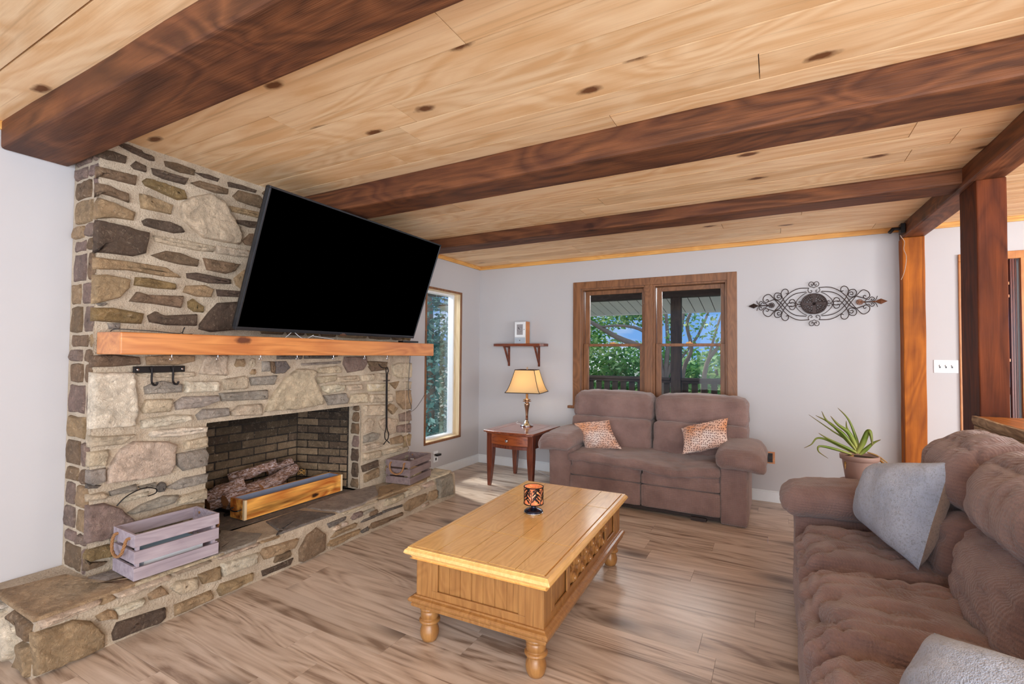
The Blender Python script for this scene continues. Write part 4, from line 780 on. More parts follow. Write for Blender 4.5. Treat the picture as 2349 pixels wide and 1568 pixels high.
# crates
def crate(name, label, loc, rz, w, L, hh, mat, mat_in, rope_front=True):
    t = thing(name, label, 'crate', loc, rz); th = .012; sh = hh*.27; gap = (hh-3*sh)/2
    for side in (0, 1):
        x0, x1 = ((0, th) if side == 0 else (w-th, w))
        for k in range(3):
            z = k*(sh+gap); MB().box(x0, x1, 0, L, z, z+sh).build('side_slat', mat, t, False, bevel=.0015)
    for side in (0, 1):
        y0, y1 = ((0.001, th) if side == 0 else (L-th, L-.001))
        for k in range(3):
            z = k*(sh+gap)
            if k == 2:
                MB().box(th, w-th, y0, y1, z-gap*.2, z+sh).build('end_board', mat, t, False, bevel=.0015)
            else: MB().box(th, w-th, y0, y1, z, z+sh*(1.1 if k == 0 else 1)).build('end_board', mat, t, False, bevel=.0015)
        yy = th+.001 if side == 0 else L-th-.015
        
        for xa_ in (th, w-th-.02): MB().box(xa_, xa_+.02, yy, yy+.014, 0, hh-.004).build('corner_batten', mat, t, False)
        ys = -.004 if side == 0 else L+.004; s = -1 if side == 0 else 1
        zt = hh-sh*.45; P = catmull([(w*.22, ys-s*.02, zt), (w*.22, ys+s*.008, zt), (w*.22, ys+s*.018, zt-.03), (w*.3, ys+s*.024, zt-.07), (w*.5, ys+s*.026, zt-.088), (w*.7, ys+s*.024, zt-.07), (w*.78, ys+s*.018, zt-.03), (w*.78, ys+s*.008, zt), (w*.78, ys-s*.02, zt)], 6)
        r = MB()
        for ph in range(3):
            Q = []
            for i, p in enumerate(P):
                tn = (P[min(i+1, len(P)-1)]-P[max(i-1, 0)]).normalized(); u = tn.orthogonal().normalized(); v = tn.cross(u); u = Vector((0, 1, 0)).cross(tn).normalized() if abs(tn.y) < .9 else u; v = tn.cross(u); a = i*.75+ph*2*PI/3
                Q.append(p+(u*math.cos(a)+v*math.sin(a))*.0038)
            r.tube(Q, .0042, 6)
        r.build('rope_handle', 'rope', t, False, smooth=True)
    MB().box(th, w-th, th, L-th, .002, .012).build('bottom_board', mat_in, t, False)
    return t
crate('slatted_crate', 'whitewashed slatted wooden crate with rope handles, on the left of the hearth', (-2.948, 1.185, HZ+.009), math.radians(-2), .235, .395, .22, 'crate', 'crate')
pp = thing('magazine_stack', 'loose papers and magazines lying inside the left crate', 'magazines', (-2.83, 1.38, HZ+.022))
for k, (c, dz) in enumerate(((srgb(70, 120, 150), .0), (srgb(200, 200, 205), .012), (srgb(60, 66, 74), .022), (srgb(120, 160, 190), .03))):
    mm = N('paper', Base_Color=c, Roughness=.5).m
    MB().box(-.085+.006*k, .075, -.15+.01*k, .14-.01*k, dz+.055*(k > 0), dz+.055*(k > 0)+.01, Matrix.Rotation(math.radians(4*k-5), 4, 'Z')).build('magazine', mm, pp, False, bevel=.001)
MB().box(-.08, .07, -.14, .14, .01, .055).build('lower_stack', 'white', pp, False)
crate('slatted_crate', 'greyish-brown slatted wooden crate with rope handles, on the right of the hearth', (-2.945, 3.125, HZ+.009), math.radians(-0), .24, .36, .20, 'crate2', 'crate2').rotation_euler.z = math.radians(9.5)
tag(MB().box(-.05, .05, -.09, .08, 0, .07, Matrix.Translation((-2.84, 3.36, HZ+.03)) @ Matrix.Rotation(.3, 4, 'Z')).build('kindling_bundle', 'pine_pale', bevel=.01), 'pale wood block lying inside the right crate', 'kindling')
# scorched long box
bx = thing('planter_box', 'long low scorched-pine box with black handles in front of the firebox', 'box', (-3.235, 1.955, HZ+.006))
Lb, wb, hb = .82, .155, .13
m = MB(); m.box(wb-.016, wb, .018, Lb-.018, 0, hb); m.box(0, .016, .018, Lb-.018, 0, hb); m.box(.016, wb-.016, .02, Lb-.02, 0, .014); m.build('side_board', 'burnt', bx, False, bevel=.001)
for y in (0, Lb-.018): MB().box(0, wb-.018, y, y+.018, 0, hb).build('end_board', 'burnt', bx, False, bevel=.001)
for y in (0, Lb-.018):
    e = MB().box(wb-.018, wb+.001, y-.0005, y+.0175, 0, hb).build('corner_strip', 'pine_pale', bx, False); e['label'] = 'pale wood corner strip'
m = MB(); m.box(.0165, .019, .019, Lb-.019, .014, hb-.001); m.box(wb-.019, wb-.0165, .019, Lb-.019, .014, hb-.001); m.box(.019, wb-.019, .0185, .021, .014, hb-.001); m.box(.019, wb-.019, Lb-.021, Lb-.0185, .014, hb-.001); m.box(.018, wb-.018, .021, Lb-.021, .015, .018)
e = m.build('painted_inside', 'paleblue', bx, False); e['label'] = 'grey-blue painted inside'
for y, s in ((0, -1), (Lb, 1)):
    m = MB(); m.tube(catmull([(.035, y, .068), (.035, y+s*.02, .066), (.055, y+s*.028, .062), (.09, y+s*.03, .06), (.12, y+s*.022, .064), (.122, y, .066)], 5), .0045, 8); m.build('handle', 'black', bx, False)
# ceramic logs
lg = [((-3.46, 1.93, .30), (-3.40, 2.20, .34), .05, 'short upright grey log at the left end of the firebox pile'), ((-3.42, 1.90, .36), (-3.31, 2.10, .43), .045, 'gnarled log with a cut orange end, left front of the pile'),
      ((-3.50, 2.10, .42), (-3.36, 2.38, .505), .035, 'brown split log pointing up in the middle of the pile'), ((-3.33, 1.97, .33), (-3.33, 2.24, .37), .05, 'pale twisted log lying behind the long box, left one'),
      ((-3.30, 2.20, .35), (-3.38, 2.56, .43), .048, 'whitish charred log lying behind the long box, right one'), ((-3.50, 2.40, .42), (-3.44, 2.58, .465), .035, 'short brown log on top at the right of the pile'), ((-3.44, 2.02, .28), (-3.42, 2.50, .29), .05, 'long dark log at the bottom of the pile')]
for i, (a, b, r, lab) in enumerate(lg):
    t = thing('ceramic_log', lab, 'log', tuple((Vector(a)+Vector(b))/2), group='logs in the firebox')
    a, b = Vector(a), Vector(b); ax = (b-a).normalized(); u = ax.orthogonal().normalized(); v = ax.cross(u); vs = []; fs = []; sg, rn = 16, 12
    for k in range(rn+1):
        c = a.lerp(b, k/rn)+u*noise.noise((k*.35+i*9, 1, 1))*.02
        for q in range(sg):
            an = 2*PI*q/sg; rad = r*(1+.35*noise.noise((math.cos(an)*2+i*5, math.sin(an)*2, k*.3)))*(.85+.3*(k/rn if i % 2 else 1-k/rn)); vs.append(c+(u*math.cos(an)+v*math.sin(an))*rad)
    for k in range(rn):
        for q in range(sg): fs.append((k*sg+q, k*sg+(q+1) % sg, (k+1)*sg+(q+1) % sg, (k+1)*sg+q))
    MB().add(vs, fs).build('bark', 'log', t, smooth=True)
    m = MB(); m.add([Vector(x) for x in vs[:sg]], [tuple(range(sg))]); m.add([Vector(x) for x in vs[-sg:]], [tuple(range(sg))]); m.build('cut_face', 'logface', t)
gt = thing('fireplace_grate', 'black iron grate under the logs in the firebox', 'grate', (-3.4, 2.25, HZ))
for y in (2.0, 2.15, 2.3, 2.45): MB().box(-3.5, -3.29, y, y+.012, HZ+.0, HZ+.018).build('bar', 'iron', gt)
m = MB(); m.box(-3.5, -3.488, 1.95, 2.5, HZ+.0, HZ+.017); m.box(-3.30, -3.288, 1.95, 2.5, HZ, HZ+.017); m.build('rail', 'iron', gt)
tag(MB().tube(catmull([(-3.38+.025*math.cos(k*1.3), 2.62+.03*math.sin(k*1.3), HZ+.15+.02*math.sin(k*2.1)) for k in range(14)], 4), .003, 6).build('vine_ball', 'drydleaf'), 'small tangle of dry vine at the right end of the logs', 'vine')
# ------------------------------------------------------------------ soft furniture
def cushion(x0, x1, y0, y1, z0, z1, r=.05, bulge=(0, 0, 0), n=14, amp=.004, freq=7, seed=0, wr=None, fn=None, pw=2):
    b = bmesh.new(); bmesh.ops.create_cube(b, size=2); bmesh.ops.subdivide_edges(b, edges=b.edges[:], cuts=n, use_grid_fill=True)
    c = Vector(((x0+x1)/2, (y0+y1)/2, (z0+z1)/2)); h = Vector(((x1-x0)/2, (y1-y0)/2, (z1-z0)/2)); r = min(r, min(h)*.98)
    for v in b.verts:
        p = v.co.copy(); u = [max(-1, min(1, t)) for t in p]
        # spread grid lines toward the rounded rims
        u = [math.copysign(abs(t)**.85, t) for t in u]
        q = Vector([u[i]*h[i] for i in range(3)]); k = Vector([max(-(h[i]-r), min(h[i]-r, q[i])) for i in range(3)]); d = q-k
        s = k+(d.normalized()*r if d.length > 1e-6 else Vector())
        if all(abs(abs(p[i])-1) > 1e-4 or abs(d[i]) < 1e-6 for i in range(3)): s = q
        for i in range(3):
            if bulge[i]:
                j, l = [(1, 2), (0, 2), (0, 1)][i]
                f = (1-abs(u[j])**pw)*(1-abs(u[l])**pw); s[i] += math.copysign(bulge[i], u[i])*f*min(1, abs(u[i])*1.0)**2
        w = s+c; nrm = Vector([u[i]**5 for i in range(3)]).normalized() if sum(t*t for t in u) > 0 else Vector((0, 0, 1))
        e = noise.noise(w*freq+Vector((seed, 0, 0)))*amp+noise.noise(w*freq*2.7+Vector((0, seed, 0)))*amp*.5
        if wr:
            for sx, sy, sz, a in wr:
                t = noise.noise(Vector((w.x*sx+seed, w.y*sy, w.z*sz))); e -= (1-min(1, abs(t)*3.2))**2*a
        w += nrm*e
        if fn: w = fn(w, u)
        v.co = w
    return b
def cpart(name, parent, mat, *a, M4=None, **k):
    b = cushion(*a, **k); m = MB(); m.bm(b, M4); b.free(); o = m.build(name, mat, parent, smooth=True); return o
def pillow(name, label, cat, mat, mat_back, BL, BR, TR, TL, t, seed=0, group=None, crumple=.01, pinch=.06):
    BL, BR, TR, TL = [Vector(q) for q in (BL, BR, TR, TL)]; c = (BL+BR+TR+TL)/4
    nz = (BR-BL+TR-TL).cross(TL-BL+TR-BR).normalized(); th = thing(name, label, cat, c, group=group); n = 28
    for side, mt in ((1, mat), (-1, mat_back)):
        vs = []; fs = []
        for i in range(n+1):
            for j in range(n+1):
                u, v = 2*i/n-1, 2*j/n-1
                x, y = u*(1-pinch*(1-v*v)*abs(u)**3), v*(1-pinch*(1-u*u)*abs(v)**3); a, b = (x+1)/2, (y+1)/2
                p = BL.lerp(BR, a).lerp(TL.lerp(TR, a), b); e = (max(0, 1-abs(u)**2.6)*max(0, 1-abs(v)**2.6))**.5
                z = side*t/2*e+(noise.noise((x*2.2+seed, y*2.2, side))*crumple+noise.noise((x*5+seed, y*5, side))*crumple*.5)*e+noise.noise((x*1.4, y*1.4, seed))*crumple*.6
                vs.append(p+nz*z)
        for i in range(n):
            for j in range(n):
                a = i*(n+1)+j; f = (a, a+n+1, a+n+2, a+1); fs.append(f if side > 0 else f[::-1])
        MB().add(vs, fs).build('cover_front' if side > 0 else 'cover_back', mt, th, smooth=True, fix=False)
    return th
RIBX = [(3, 16, 4, .010)]
# loveseat -------------------------------------------------------------
ls = thing('loveseat', 'brown corduroy reclining loveseat in front of the double window', 'loveseat', (-1.04, 4.6, 0))
for nm, x0, x1, s in (('armrest', -1.905, -1.675, -1), ('armrest', -.40, -.195, 1)):
    a = cpart('armrest_panel', ls, 'sofa', x0, x1, 4.215, 5.0, .002, .50, r=.025, n=12, amp=.003, seed=s)
    def droop(w, u, s=s): 
        w.z -= .035*max(0, u[0]*s)**2+.02*max(0, -u[1])**2; return w
    cpart('armrest_pad', ls, 'sofa', x0-.095 if s < 0 else x0-.03, x1+.03 if s < 0 else x1+.135, 4.13, 4.86, .475, .625, r=.072, n=18, bulge=(.0, .01, .02), amp=.006, seed=s*3, wr=[(9, 14, 5, .008)], fn=droop)
for i, (x0, x1) in enumerate(((-1.875, -1.045), (-1.04, -.205))):
    def lean(w, u): w.y += (w.z-.45)*.10; return w
    def leanu(w, u):
        w.y += (w.z-.45)*.12; w.z -= .02*abs(u[0])**6*(1 if u[2] > 0 else 0); return w
    cpart('back_upper_cushion', ls, 'sofa', x0+.004, x1-.004, 4.70, 4.985, .70, .985, r=.07, n=20, bulge=(0, .03, .012), amp=.006, seed=i*7+2, wr=[(20, 3, 3, .010)], fn=leanu)
    cpart('back_lower_cushion', ls, 'sofa', x0+.006, x1-.006, 4.66, 4.95, .40, .735, r=.05, n=16, bulge=(0, .03, 0), amp=.006, seed=i*7+5, wr=[(9, 3, 5, .008)], fn=lean)
    X0, X1 = ((-1.685, -1.032), (-1.026, -.395))[i]
    cpart('seat_cushion', ls, 'sofa', X0+.003, X1-.003, 4.205, 4.75, .30, .415, r=.04, n=10, seed=i)
    cpart('front_strip', ls, 'sofa', X0, X1, 4.205, 4.3, .245, .335, r=.018, n=10, amp=.003, seed=i+3, bulge=(0, .006, 0))
    cpart('footrest_panel', ls, 'sofa', X0, X1, 4.20, 4.32, .055, .243, r=.014, n=10, amp=.003, seed=i+6, bulge=(0, .005, 0))
def sag(w, u):
    s = math.sin((w.x+1.7)*5.2)*.020+math.sin((w.x+1.2)*11)*.009
    w.z += s*(.4+.6*(1-u[1])/2)
    if u[1] < -.8: w.z -= .0
    w.z += .03*max(0, u[1])
    return w
cp = cpart('seat_cover', ls, 'sofa', -1.70, -.385, 4.165, 4.76, .36, .445, r=.035, n=30, bulge=(0, .0, .012), amp=.014, freq=5, seed=8, wr=[(6, 9, 3, .012)], fn=sag)
cp['label'] = 'loose rumpled seat cover draped over both seats'
MB().box(-1.87, -.22, 4.99, 5.045, .05, .93).build('back_shell', 'sofa', ls, bevel=.02)
m = MB(); m.box(-1.68, -.40, 4.24, 4.95, .02, .054); m.box(-.62, -.5, 4.22, 4.4, 0, .03); m.box(-1.6, -1.5, 4.22, 4.4, 0, .03); m.build('metal_frame', 'sofadark', ls)
# sofa ----------------------------------------------------------------
sf_ = thing('sofa', 'large brown corduroy reclining sofa along the wooden ledge, on the right', 'sofa', (.5, 2.1, 0))
for y0, y1, s in ((3.13, 3.37, 1), (.80, 1.06, -1)):
    cpart('armrest_panel', sf_, 'sofa', .09, .90, y0, y1, .02, .50, r=.03, n=12, seed=s)
    def droop(w, u, s=s):
        w.z -= .03*max(0, u[1]*s)**2+.025*max(0, -u[0])**2; return w
    cpart('armrest_pad', sf_, 'sofa', .03, .86, y0-.075, y1+.075, .485, .655, r=.08, n=22, bulge=(.012, .0, .018), amp=.006, seed=s*4+1, wr=[(14, 9, 5, .008)], fn=droop)
for i, (y0, y1) in enumerate(((2.485, 3.06), (1.81, 2.48), (1.13, 1.805))):
    def seatf(w, u, i=i):
        w.z += .018*max(0, u[0])-.014*max(0, -u[0])**4; return w
    cpart('seat_cushion', sf_, 'sofa', .095, .70, y0+.002, y1-.002, .27, .455, r=.07, n=34, bulge=(.02, .004, .045), amp=.020, freq=4.5, seed=i*9+3, wr=[(4, 13, 5, .034), (12, 5, 5, .014)], fn=seatf, pw=4)
    cpart('front_panel', sf_, 'sofa', .085, .2, y0+.002, y1-.002, .05, .31, r=.03, n=14, bulge=(.012, 0, 0), amp=.006, seed=i+1, wr=[(3, 10, 2, .006)])
    def bl(w, u): w.x += (w.z-.45)*.12; return w
    def bu(w, u):
        w.x += (w.z-.45)*.10; w.z -= .03*abs(u[1])**5*(1 if u[2] > 0 else 0); return w
    cpart('back_lower_cushion', sf_, 'sofa', .575, .86, y0+.004, y1-.004, .40, .74, r=.09, n=22, bulge=(.045, 0, .0), amp=.012, seed=i*5+2, wr=[(4, 8, 14, .016)], fn=bl)
    cpart('back_upper_cushion', sf_, 'sofa', .59, .872, y0+.004, y1-.004, .70, 1.025, r=.125, n=26, bulge=(.045, 0, .01), amp=.012, seed=i*5+4, wr=[(8, 20, 3, .020)], fn=bu)
MB().box(.87, .935, 1.08, 3.12, .05, .93).build('back_shell', 'sofa', sf_, bevel=.03)
MB().box(.12, .85, 1.1, 3.10, .015, .05).build('metal_frame', 'sofadark', sf_)
pillow('throw_pillow', 'grey fleece throw pillow with beige back, propped by the far arm of the sofa', 'pillow', 'sherpa', 'beige', (.36, 3.01, .54), (.50, 2.50, .50), (.635, 2.60, .93), (.43, 2.96, .83), .22, 3, 'grey fleece pillows on the sofa', .01, .03)
pillow('throw_pillow', 'grey fleece throw pillow at the bottom right corner, nearest the camera', 'pillow', 'sherpa', 'beige', (.25, 1.55, .44), (.45, 1.08, .44), (.60, 1.25, .79), (.35, 1.60, .655), .20, 9, 'grey fleece pillows on the sofa')
pillow('spotted_pillow', 'peach spotted small pillow leaning in the left corner of the loveseat', 'pillow', 'leopard', 'leopard', (-1.616, 4.44, .434), (-1.257, 4.44, .479), (-1.439, 4.62, .721), (-1.80, 4.60, .66), .15, 2, 'spotted pillows on the loveseat', .022, .10)
pillow('spotted_pillow', 'peach spotted small pillow on the right seat of the loveseat', 'pillow', 'leopard', 'leopard', (-.712, 4.40, .496), (-.347, 4.44, .601), (-.365, 4.60, .816), (-.755, 4.60, .693), .15, 5, 'spotted pillows on the loveseat', .02, .08)
# ------------------------------------------------------------------ coffee table (local coordinates)
tb = thing('coffee_table', 'golden oak coffee table with turned legs in the middle of the floor', 'table', (-1.195, 2.455, 0), math.radians(2.3))
HWX, HL = .368, .685
P = [(-.0, .39), (-.012, .392), (-.004, .402), (-.006, .408), (.014, .412), (.020, .420), (.016, .432), (.004, .441), (-.006, .444)]
def ring(prof, hx, hy):
    vs = []; fs = []; k = len(prof)
    for o, z in prof: vs += [(-hx-o, -hy-o, z), (hx+o, -hy-o, z), (hx+o, hy+o, z), (-hx-o, hy+o, z)]
    for r in range(k-1):
        for i in range(4): fs.append((r*4+i, r*4+(i+1) % 4, (r+1)*4+(i+1) % 4, (r+1)*4+i))
    fs += [(3, 2, 1, 0), tuple((k-1)*4+i for i in range(4))]; return vs, fs
m = MB(); m.add(*ring([(o-.018, z-.0) for o, z in P][:-1]+[(-.012, .4445), (-.030, .4445), (-.0305, .431)], HWX, HL)); m.build('top_frame', 'oak', tb, False, bevel=.0015)
m = MB(); ex_, ey_ = HWX-.034, HL-.034; ys = [-ey_, -ey_*.49, ey_*.49, ey_]; xs = [-ex_+2*ex_*i/5 for i in range(6)]
for i in range(5):
    for j in range(3): m.box(xs[i]+.0018, xs[i+1]-.0018, ys[j]+(.003 if j else 0), ys[j+1]-(.003 if j < 2 else 0), .4305, .4455)
m.build('top_boards', 'oak', tb, False)
m = MB(); bx_, by_ = .325, .64
m.box(-bx_+.016, bx_-.016, -by_+.016, by_-.016, .215, .39)
for sx in (-1, 1):
    for sy in (-1, 1):
        x0, x1 = sorted((sx*(bx_-.085), sx*bx_)); y0, y1 = sorted((sy*(by_-.012), sy*by_)); m.box(x0, x1, y0, y1, .215, .392)
        x0, x1 = sorted((sx*(bx_-.012), sx*bx_)); y0, y1 = sorted((sy*(by_-.085), sy*(by_-.012))); m.box(x0, x1, y0, y1, .215, .392)
for sy in (-1, 1):
    y0, y1 = sorted((sy*(by_-.010), sy*(by_-.001)))
    for z0, z1 in ((.215, .250), (.375, .392)): m.box(-bx_+.085, bx_-.085, y0, y1, z0, z1)
    for x in (-1, 1): m.box(*sorted((x*(bx_-.085), x*(bx_-.118))), y0, y1, .25, .375)
for sx in (-1, 1):
    x0, x1 = sorted((sx*(bx_-.010), sx*(bx_-.001)))
    for z0, z1 in ((.215, .248), (.375, .392)): m.box(x0, x1, -by_+.085, by_-.085, z0, z1)
    for y in (-.33, .33, -.53, .53): m.box(x0, x1, y-.02, y+.02, .248, .375)
m.build('body', 'oak_shaded', tb, False, bevel=.002)
for sy in (-1, 1):
    m = MB(); y0, y1 = sorted((sy*(by_-.022), sy*(by_-.013)))
    for k in range(7):
        a = -bx_+.118+(2*bx_-.236)*k/7; m.box(a+.0015, a+(2*bx_-.236)/7-.0015, y0, y1, .245, .38)
    m.build('beadboard_panel', 'oak_shaded', tb, False)
for sx in (-1, 1):
    x0, x1 = sorted((sx*(bx_-.022), sx*(bx_-.013)))
    for a0, a1 in ((-.51, -.35), (.35, .51)):
        m = MB()
        for k in range(4): m.box(x0, x1, a0+(a1-a0)*k/4+.0012, a0+(a1-a0)*(k+1)/4-.0012, .245, .38)
        m.build('beadboard_panel', 'oak_shaded', tb, False)
for sx in (-1, 1):
    m = MB()
    for k in range(6):
        y = -.31+.62*k/5
        if k < 5: 
            for a, b_ in (((y, .25), (y+.124, .375)), ((y+.124, .25), (y, .375))): m.tube([(sx*(bx_-.012), a[0], a[1]), (sx*(bx_-.012), b_[0], b_[1])], .007, 6)
    for k in range(5):
        for j in (0, 1):
            y = -.248+.124*k; z = .282+.062*j
            Rk = Matrix.Translation((sx*(bx_-.012), y+(.031 if j else -.02), z)) @ Matrix.Rotation(sx*PI/2, 4, 'Y'); m.lathe([(.030, -.004), (.030, .003), (.022, .010), (.024, .014), (.013, .022), (.012, .026), (.004, .030)], 0, 0, 12, Rk)
    m.build('carved_lattice', 'oak_shaded', tb, False)
m = MB(); m.add(*ring([(-.02, .165), (.002, .166), (.004, .178), (-.002, .184), (.012, .190), (.015, .200), (.008, .208), (-.004, .212), (-.008, .218), (-.02, .219)], .34, .655)); m.build('base_moulding', 'oak_shaded', tb, False, bevel=.0015)
lgm = MB(); prof = [(.026, 0), (.034, .003), (.041, .018), (.045, .038), (.044, .052), (.038, .070), (.035, .080), (.035, .084), (.046, .087), (.050, .092), (.050, .098), (.046, .103), (.038, .105), (.038, .108), (.043, .112), (.043, .140), (.040, .143), (.047, .147), (.049, .153), (.047, .160), (.040, .163), (.04, .167)]
lgm.lathe(prof, 0, 0, 24); l0 = lgm.build('leg', 'oak_shaded', tb, False, smooth=True)
for i, (x, y) in enumerate(((-.275, -.60), (.275, -.60), (.275, .60), (-.275, .60))):
    o = l0 if i == 0 else l0.copy()
    if i: COL.objects.link(o); o.parent = tb
    o.location = (x, y, 0)
# candle holder ---------------------------------------------------------
cx, cy, cz = -1.222, 2.50, .4455
ca = thing('candle_holder', 'round candle holder with black tree pattern over glowing peach glass on the coffee table', 'candle holder', (cx, cy, cz))
MB().lathe([(.052, 0), (.055, .003), (.055, .010), (.050, .016), (.030, .024), (.018, .028), (.015, .034), (.015, .040), (.022, .046), (.03, .050)], cx, cy, 32).bm if False else None
def lat(parent, name, prof, mat, seg=32):
    m = MB(); m.lathe([(r, z+cz) for r, z in prof], cx, cy, seg); return m.build(name, mat, parent, smooth=True)
e = lat(ca, 'foot', [(.050, 0), (.056, .002), (.056, .008), (.050, .009)], 'silver'); 
lat(ca, 'base', [(.053, .0095), (.054, .014), (.044, .021), (.026, .026), (.017, .030), (.014, .036), (.015, .044), (.024, .049), (.03, .052)], 'steelblue')
m = MB(); m.lathe([(.050, cz+.053), (.053, cz+.056), (.053, cz+.150), (.050, cz+.150), (.050, cz+.062), (.001, cz+.060)], cx, cy, 36, cap=False); m.build('glass_cup', 'peach', ca, smooth=True)
m = MB(); rg = random.Random(4); Rr = .0555
cyl = lambda a, z: (cx+Rr*math.cos(a), cy+Rr*math.sin(a), cz+z)
for z in (.055, .150): m.tube([cyl(2*PI*i/36, z) for i in range(37)], .0028, 6, cap=False)
for k in range(6):
    a0 = -1.45+k*PI/3
    m.tube([cyl(a0+.12*math.sin(t*3), .055+.085*t) for t in [i/10 for i in range(11)]], [.0026-.0014*i/10 for i in range(11)], 5)
    for j in range(9):
        s = 1 if j % 2 else -1; z0 = .058+.009*j; L = rg.uniform(.35, .62)
        pts = [cyl(a0+.12*math.sin((z0-.055)/.085*3)+s*L*t, z0+.028*t**.8) for t in [i/6 for i in range(7)]]; pts = [p if p[2] < cz+.147 else (p[0], p[1], cz+.147) for p in pts]
        m.tube(pts, .0011, 5)
        for t in (.25, .45, .65, .85, 1.0):
            for sg in (-1, 1):
                aa = a0+.12*math.sin((z0-.055)/.085*3)+s*L*t; zz = min(z0+.028*t**.8, .143); an = s*(.6 if sg > 0 else -.5)+rg.uniform(-.3, .3)
                l_ = .0105; da, dz = l_*math.cos(an)*s/Rr, l_*(math.sin(abs(an))*sg+.4)
                p0, p1 = (aa, zz), (aa+da, min(zz+dz, .148)); mx, mz = (p0[0]+p1[0])/2, (p0[1]+p1[1])/2; nx_, nz_ = -(p1[1]-p0[1])*.32/Rr, (p1[0]-p0[0])*.32*Rr
                m.add([cyl(*p0), cyl(mx+nx_, mz+nz_), cyl(*p1), cyl(mx-nx_, mz-nz_)], [(0, 1, 2, 3)])
m.build('tree_sleeve', 'iron', ca, fix=False)
lat(ca, 'candle', [(.001, .062), (.038, .062), (.038, .112), (.001, .112)], 'beige')
# side table -------------------------------------------------------------
sx0, sx1, sy0, sy1, sh = -2.655, -2.075, 4.235, 4.90, .575
sd = thing('side_table', 'glossy cherry wood side table with one drawer, left of the loveseat', 'table', ((sx0+sx1)/2, (sy0+sy1)/2, 0))
def bow(x0, x1, yf, yb, b, n=16): return [(x0+(x1-x0)*i/n, yf-b*(1-(2*i/n-1)**2)) for i in range(n+1)]+[(x1, yb), (x0, yb)]
m = MB(); m.prism(bow(sx0, sx1, sy0, sy1, .045), sh-.018, sh); m.prism(bow(sx0+.02, sx1-.02, sy0+.02, sy1-.02, .045), sh-.034, sh-.018)
top = m.build('tabletop', 'cherry', sd, bevel=.005, seg=3)
m = MB(); fr_ = .0006
for a in [(sx0+.09, sx1-.09, sy0+.06, sy0+.064), (sx0+.09, sx1-.09, sy1-.094, sy1-.09), (sx0+.09, sx0+.094, sy0+.06, sy1-.09), (sx1-.094, sx1-.09, sy0+.06, sy1-.09)]: m.box(*a, sh-.0005, sh+.0006)
m.build('inlay_line', 'cherryz', top)
m = MB(); m.box(sx0+.035, sx0+.05, sy0+.06, sy1-.04, sh-.165, sh-.034); m.box(sx1-.05, sx1-.035, sy0+.06, sy1-.04, sh-.165, sh-.034); m.box(sx0+.05, sx1-.05, sy1-.05, sy1-.036, sh-.165, sh-.034)
m.prism(bow(sx0+.075, sx1-.075, sy0+.04, sy0+.07, .032), sh-.175, sh-.142); m.build('apron', 'cherryz', sd, bevel=.002)
dw = MB().prism(bow(sx0+.078, sx1-.078, sy0+.032, sy0+.07, .034), sh-.138, sh-.038).build('drawer', 'drawerw', sd, bevel=.003)
xm = (sx0+sx1)/2; MB().lathe([(.006, 0), (.006, .012), (.015, .016), (.017, .024), (.012, .032), (.004, .034)], 0, 0, 18, Matrix.Translation((xm, sy0-.003, sh-.088)) @ Matrix.Rotation(PI/2, 4, 'X')).build('knob', 'silver', dw, smooth=True)
def sleg(x, y, sx, sy):
    m = MB(); n = 14; vs = []; fs = []
    for i in range(n+1):
        z = (sh-.035)*i/n; t = i/n; w = .032+.036*min(1, t/.62)**.8; o = .020*(1-t)**2.2*0
        cxx, cyy = x-sx*(w/2-.034), y-sy*(w/2-.034)
        cxx, cyy = x+sx*(.034-w/2)*.6, y+sy*(.034-w/2)*.6
        for a, b_ in ((-1, -1), (1, -1), (1, 1), (-1, 1)): vs.append((cxx+a*w/2, cyy+b_*w/2, z))
    for i in range(n):
        for k in range(4): fs.append((i*4+k, i*4+(k+1) % 4, i*4+4+(k+1) % 4, i*4+4+k))
    fs += [(3, 2, 1, 0), tuple(n*4+k for k in range(4))]; m.add(vs, fs).build('leg', 'cherryz', sd, bevel=.003)
for sx, sy in ((-1, -1), (1, -1), (1, 1), (-1, 1)): sleg((sx0+.058) if sx < 0 else (sx1-.058), (sy0+.065) if sy < 0 else (sy1-.06), sx, sy)
# table lamp --------------------------------------------------------------
lx, ly, lz = -2.385, 4.695, sh+.001
lp = thing('table_lamp', 'lit table lamp with square bell shade and turned metal base on the side table', 'lamp', (lx, ly, lz))
def L(name, prof, mat, seg=32, parent=lp): m = MB(); m.lathe([(r, lz+z) for r, z in prof], lx, ly, seg); return m.build(name, mat, parent, smooth=True)
L('base', [(.070, 0), (.072, .006), (.068, .014), (.050, .024), (.034, .036), (.024, .052), (.020, .060), (.014, .064)], 'silver')
L('stem', [(.014, .064), (.014, .12), (.018, .16), (.024, .200), (.030, .228), (.031, .238), (.024, .252), (.016, .258), (.028, .264), (.048, .268), (.050, .272), (.028, .276), (.024, .280), (.040, .284), (.044, .288), (.026, .292), (.014, .298), (.013, .36), (.010, .40)], 'brass')
Rz = Matrix.Translation((lx, ly, lz)) @ Matrix.Rotation(math.radians(11), 4, 'Z'); n = 12; vs = []; fs = []; S0, S1, Z0_, Z1_ = .192, .108, .37, .612
def sw(t): return S0+(S1-S0)*(t**.68)
for i in range(n+1):
    t = i/n; w = sw(t)
    for a, b_ in ((-1, -1), (1, -1), (1, 1), (-1, 1)): vs.append((a*w, b_*w, Z0_+(Z1_-Z0_)*t))
for i in range(n):
    for k in range(4): fs.append((i*4+k, i*4+(k+1) % 4, i*4+4+(k+1) % 4, i*4+4+k))
shd = MB().add(vs, fs, Rz).build('lamp_shade', 'shade', lp, fix=False)
m = MB()
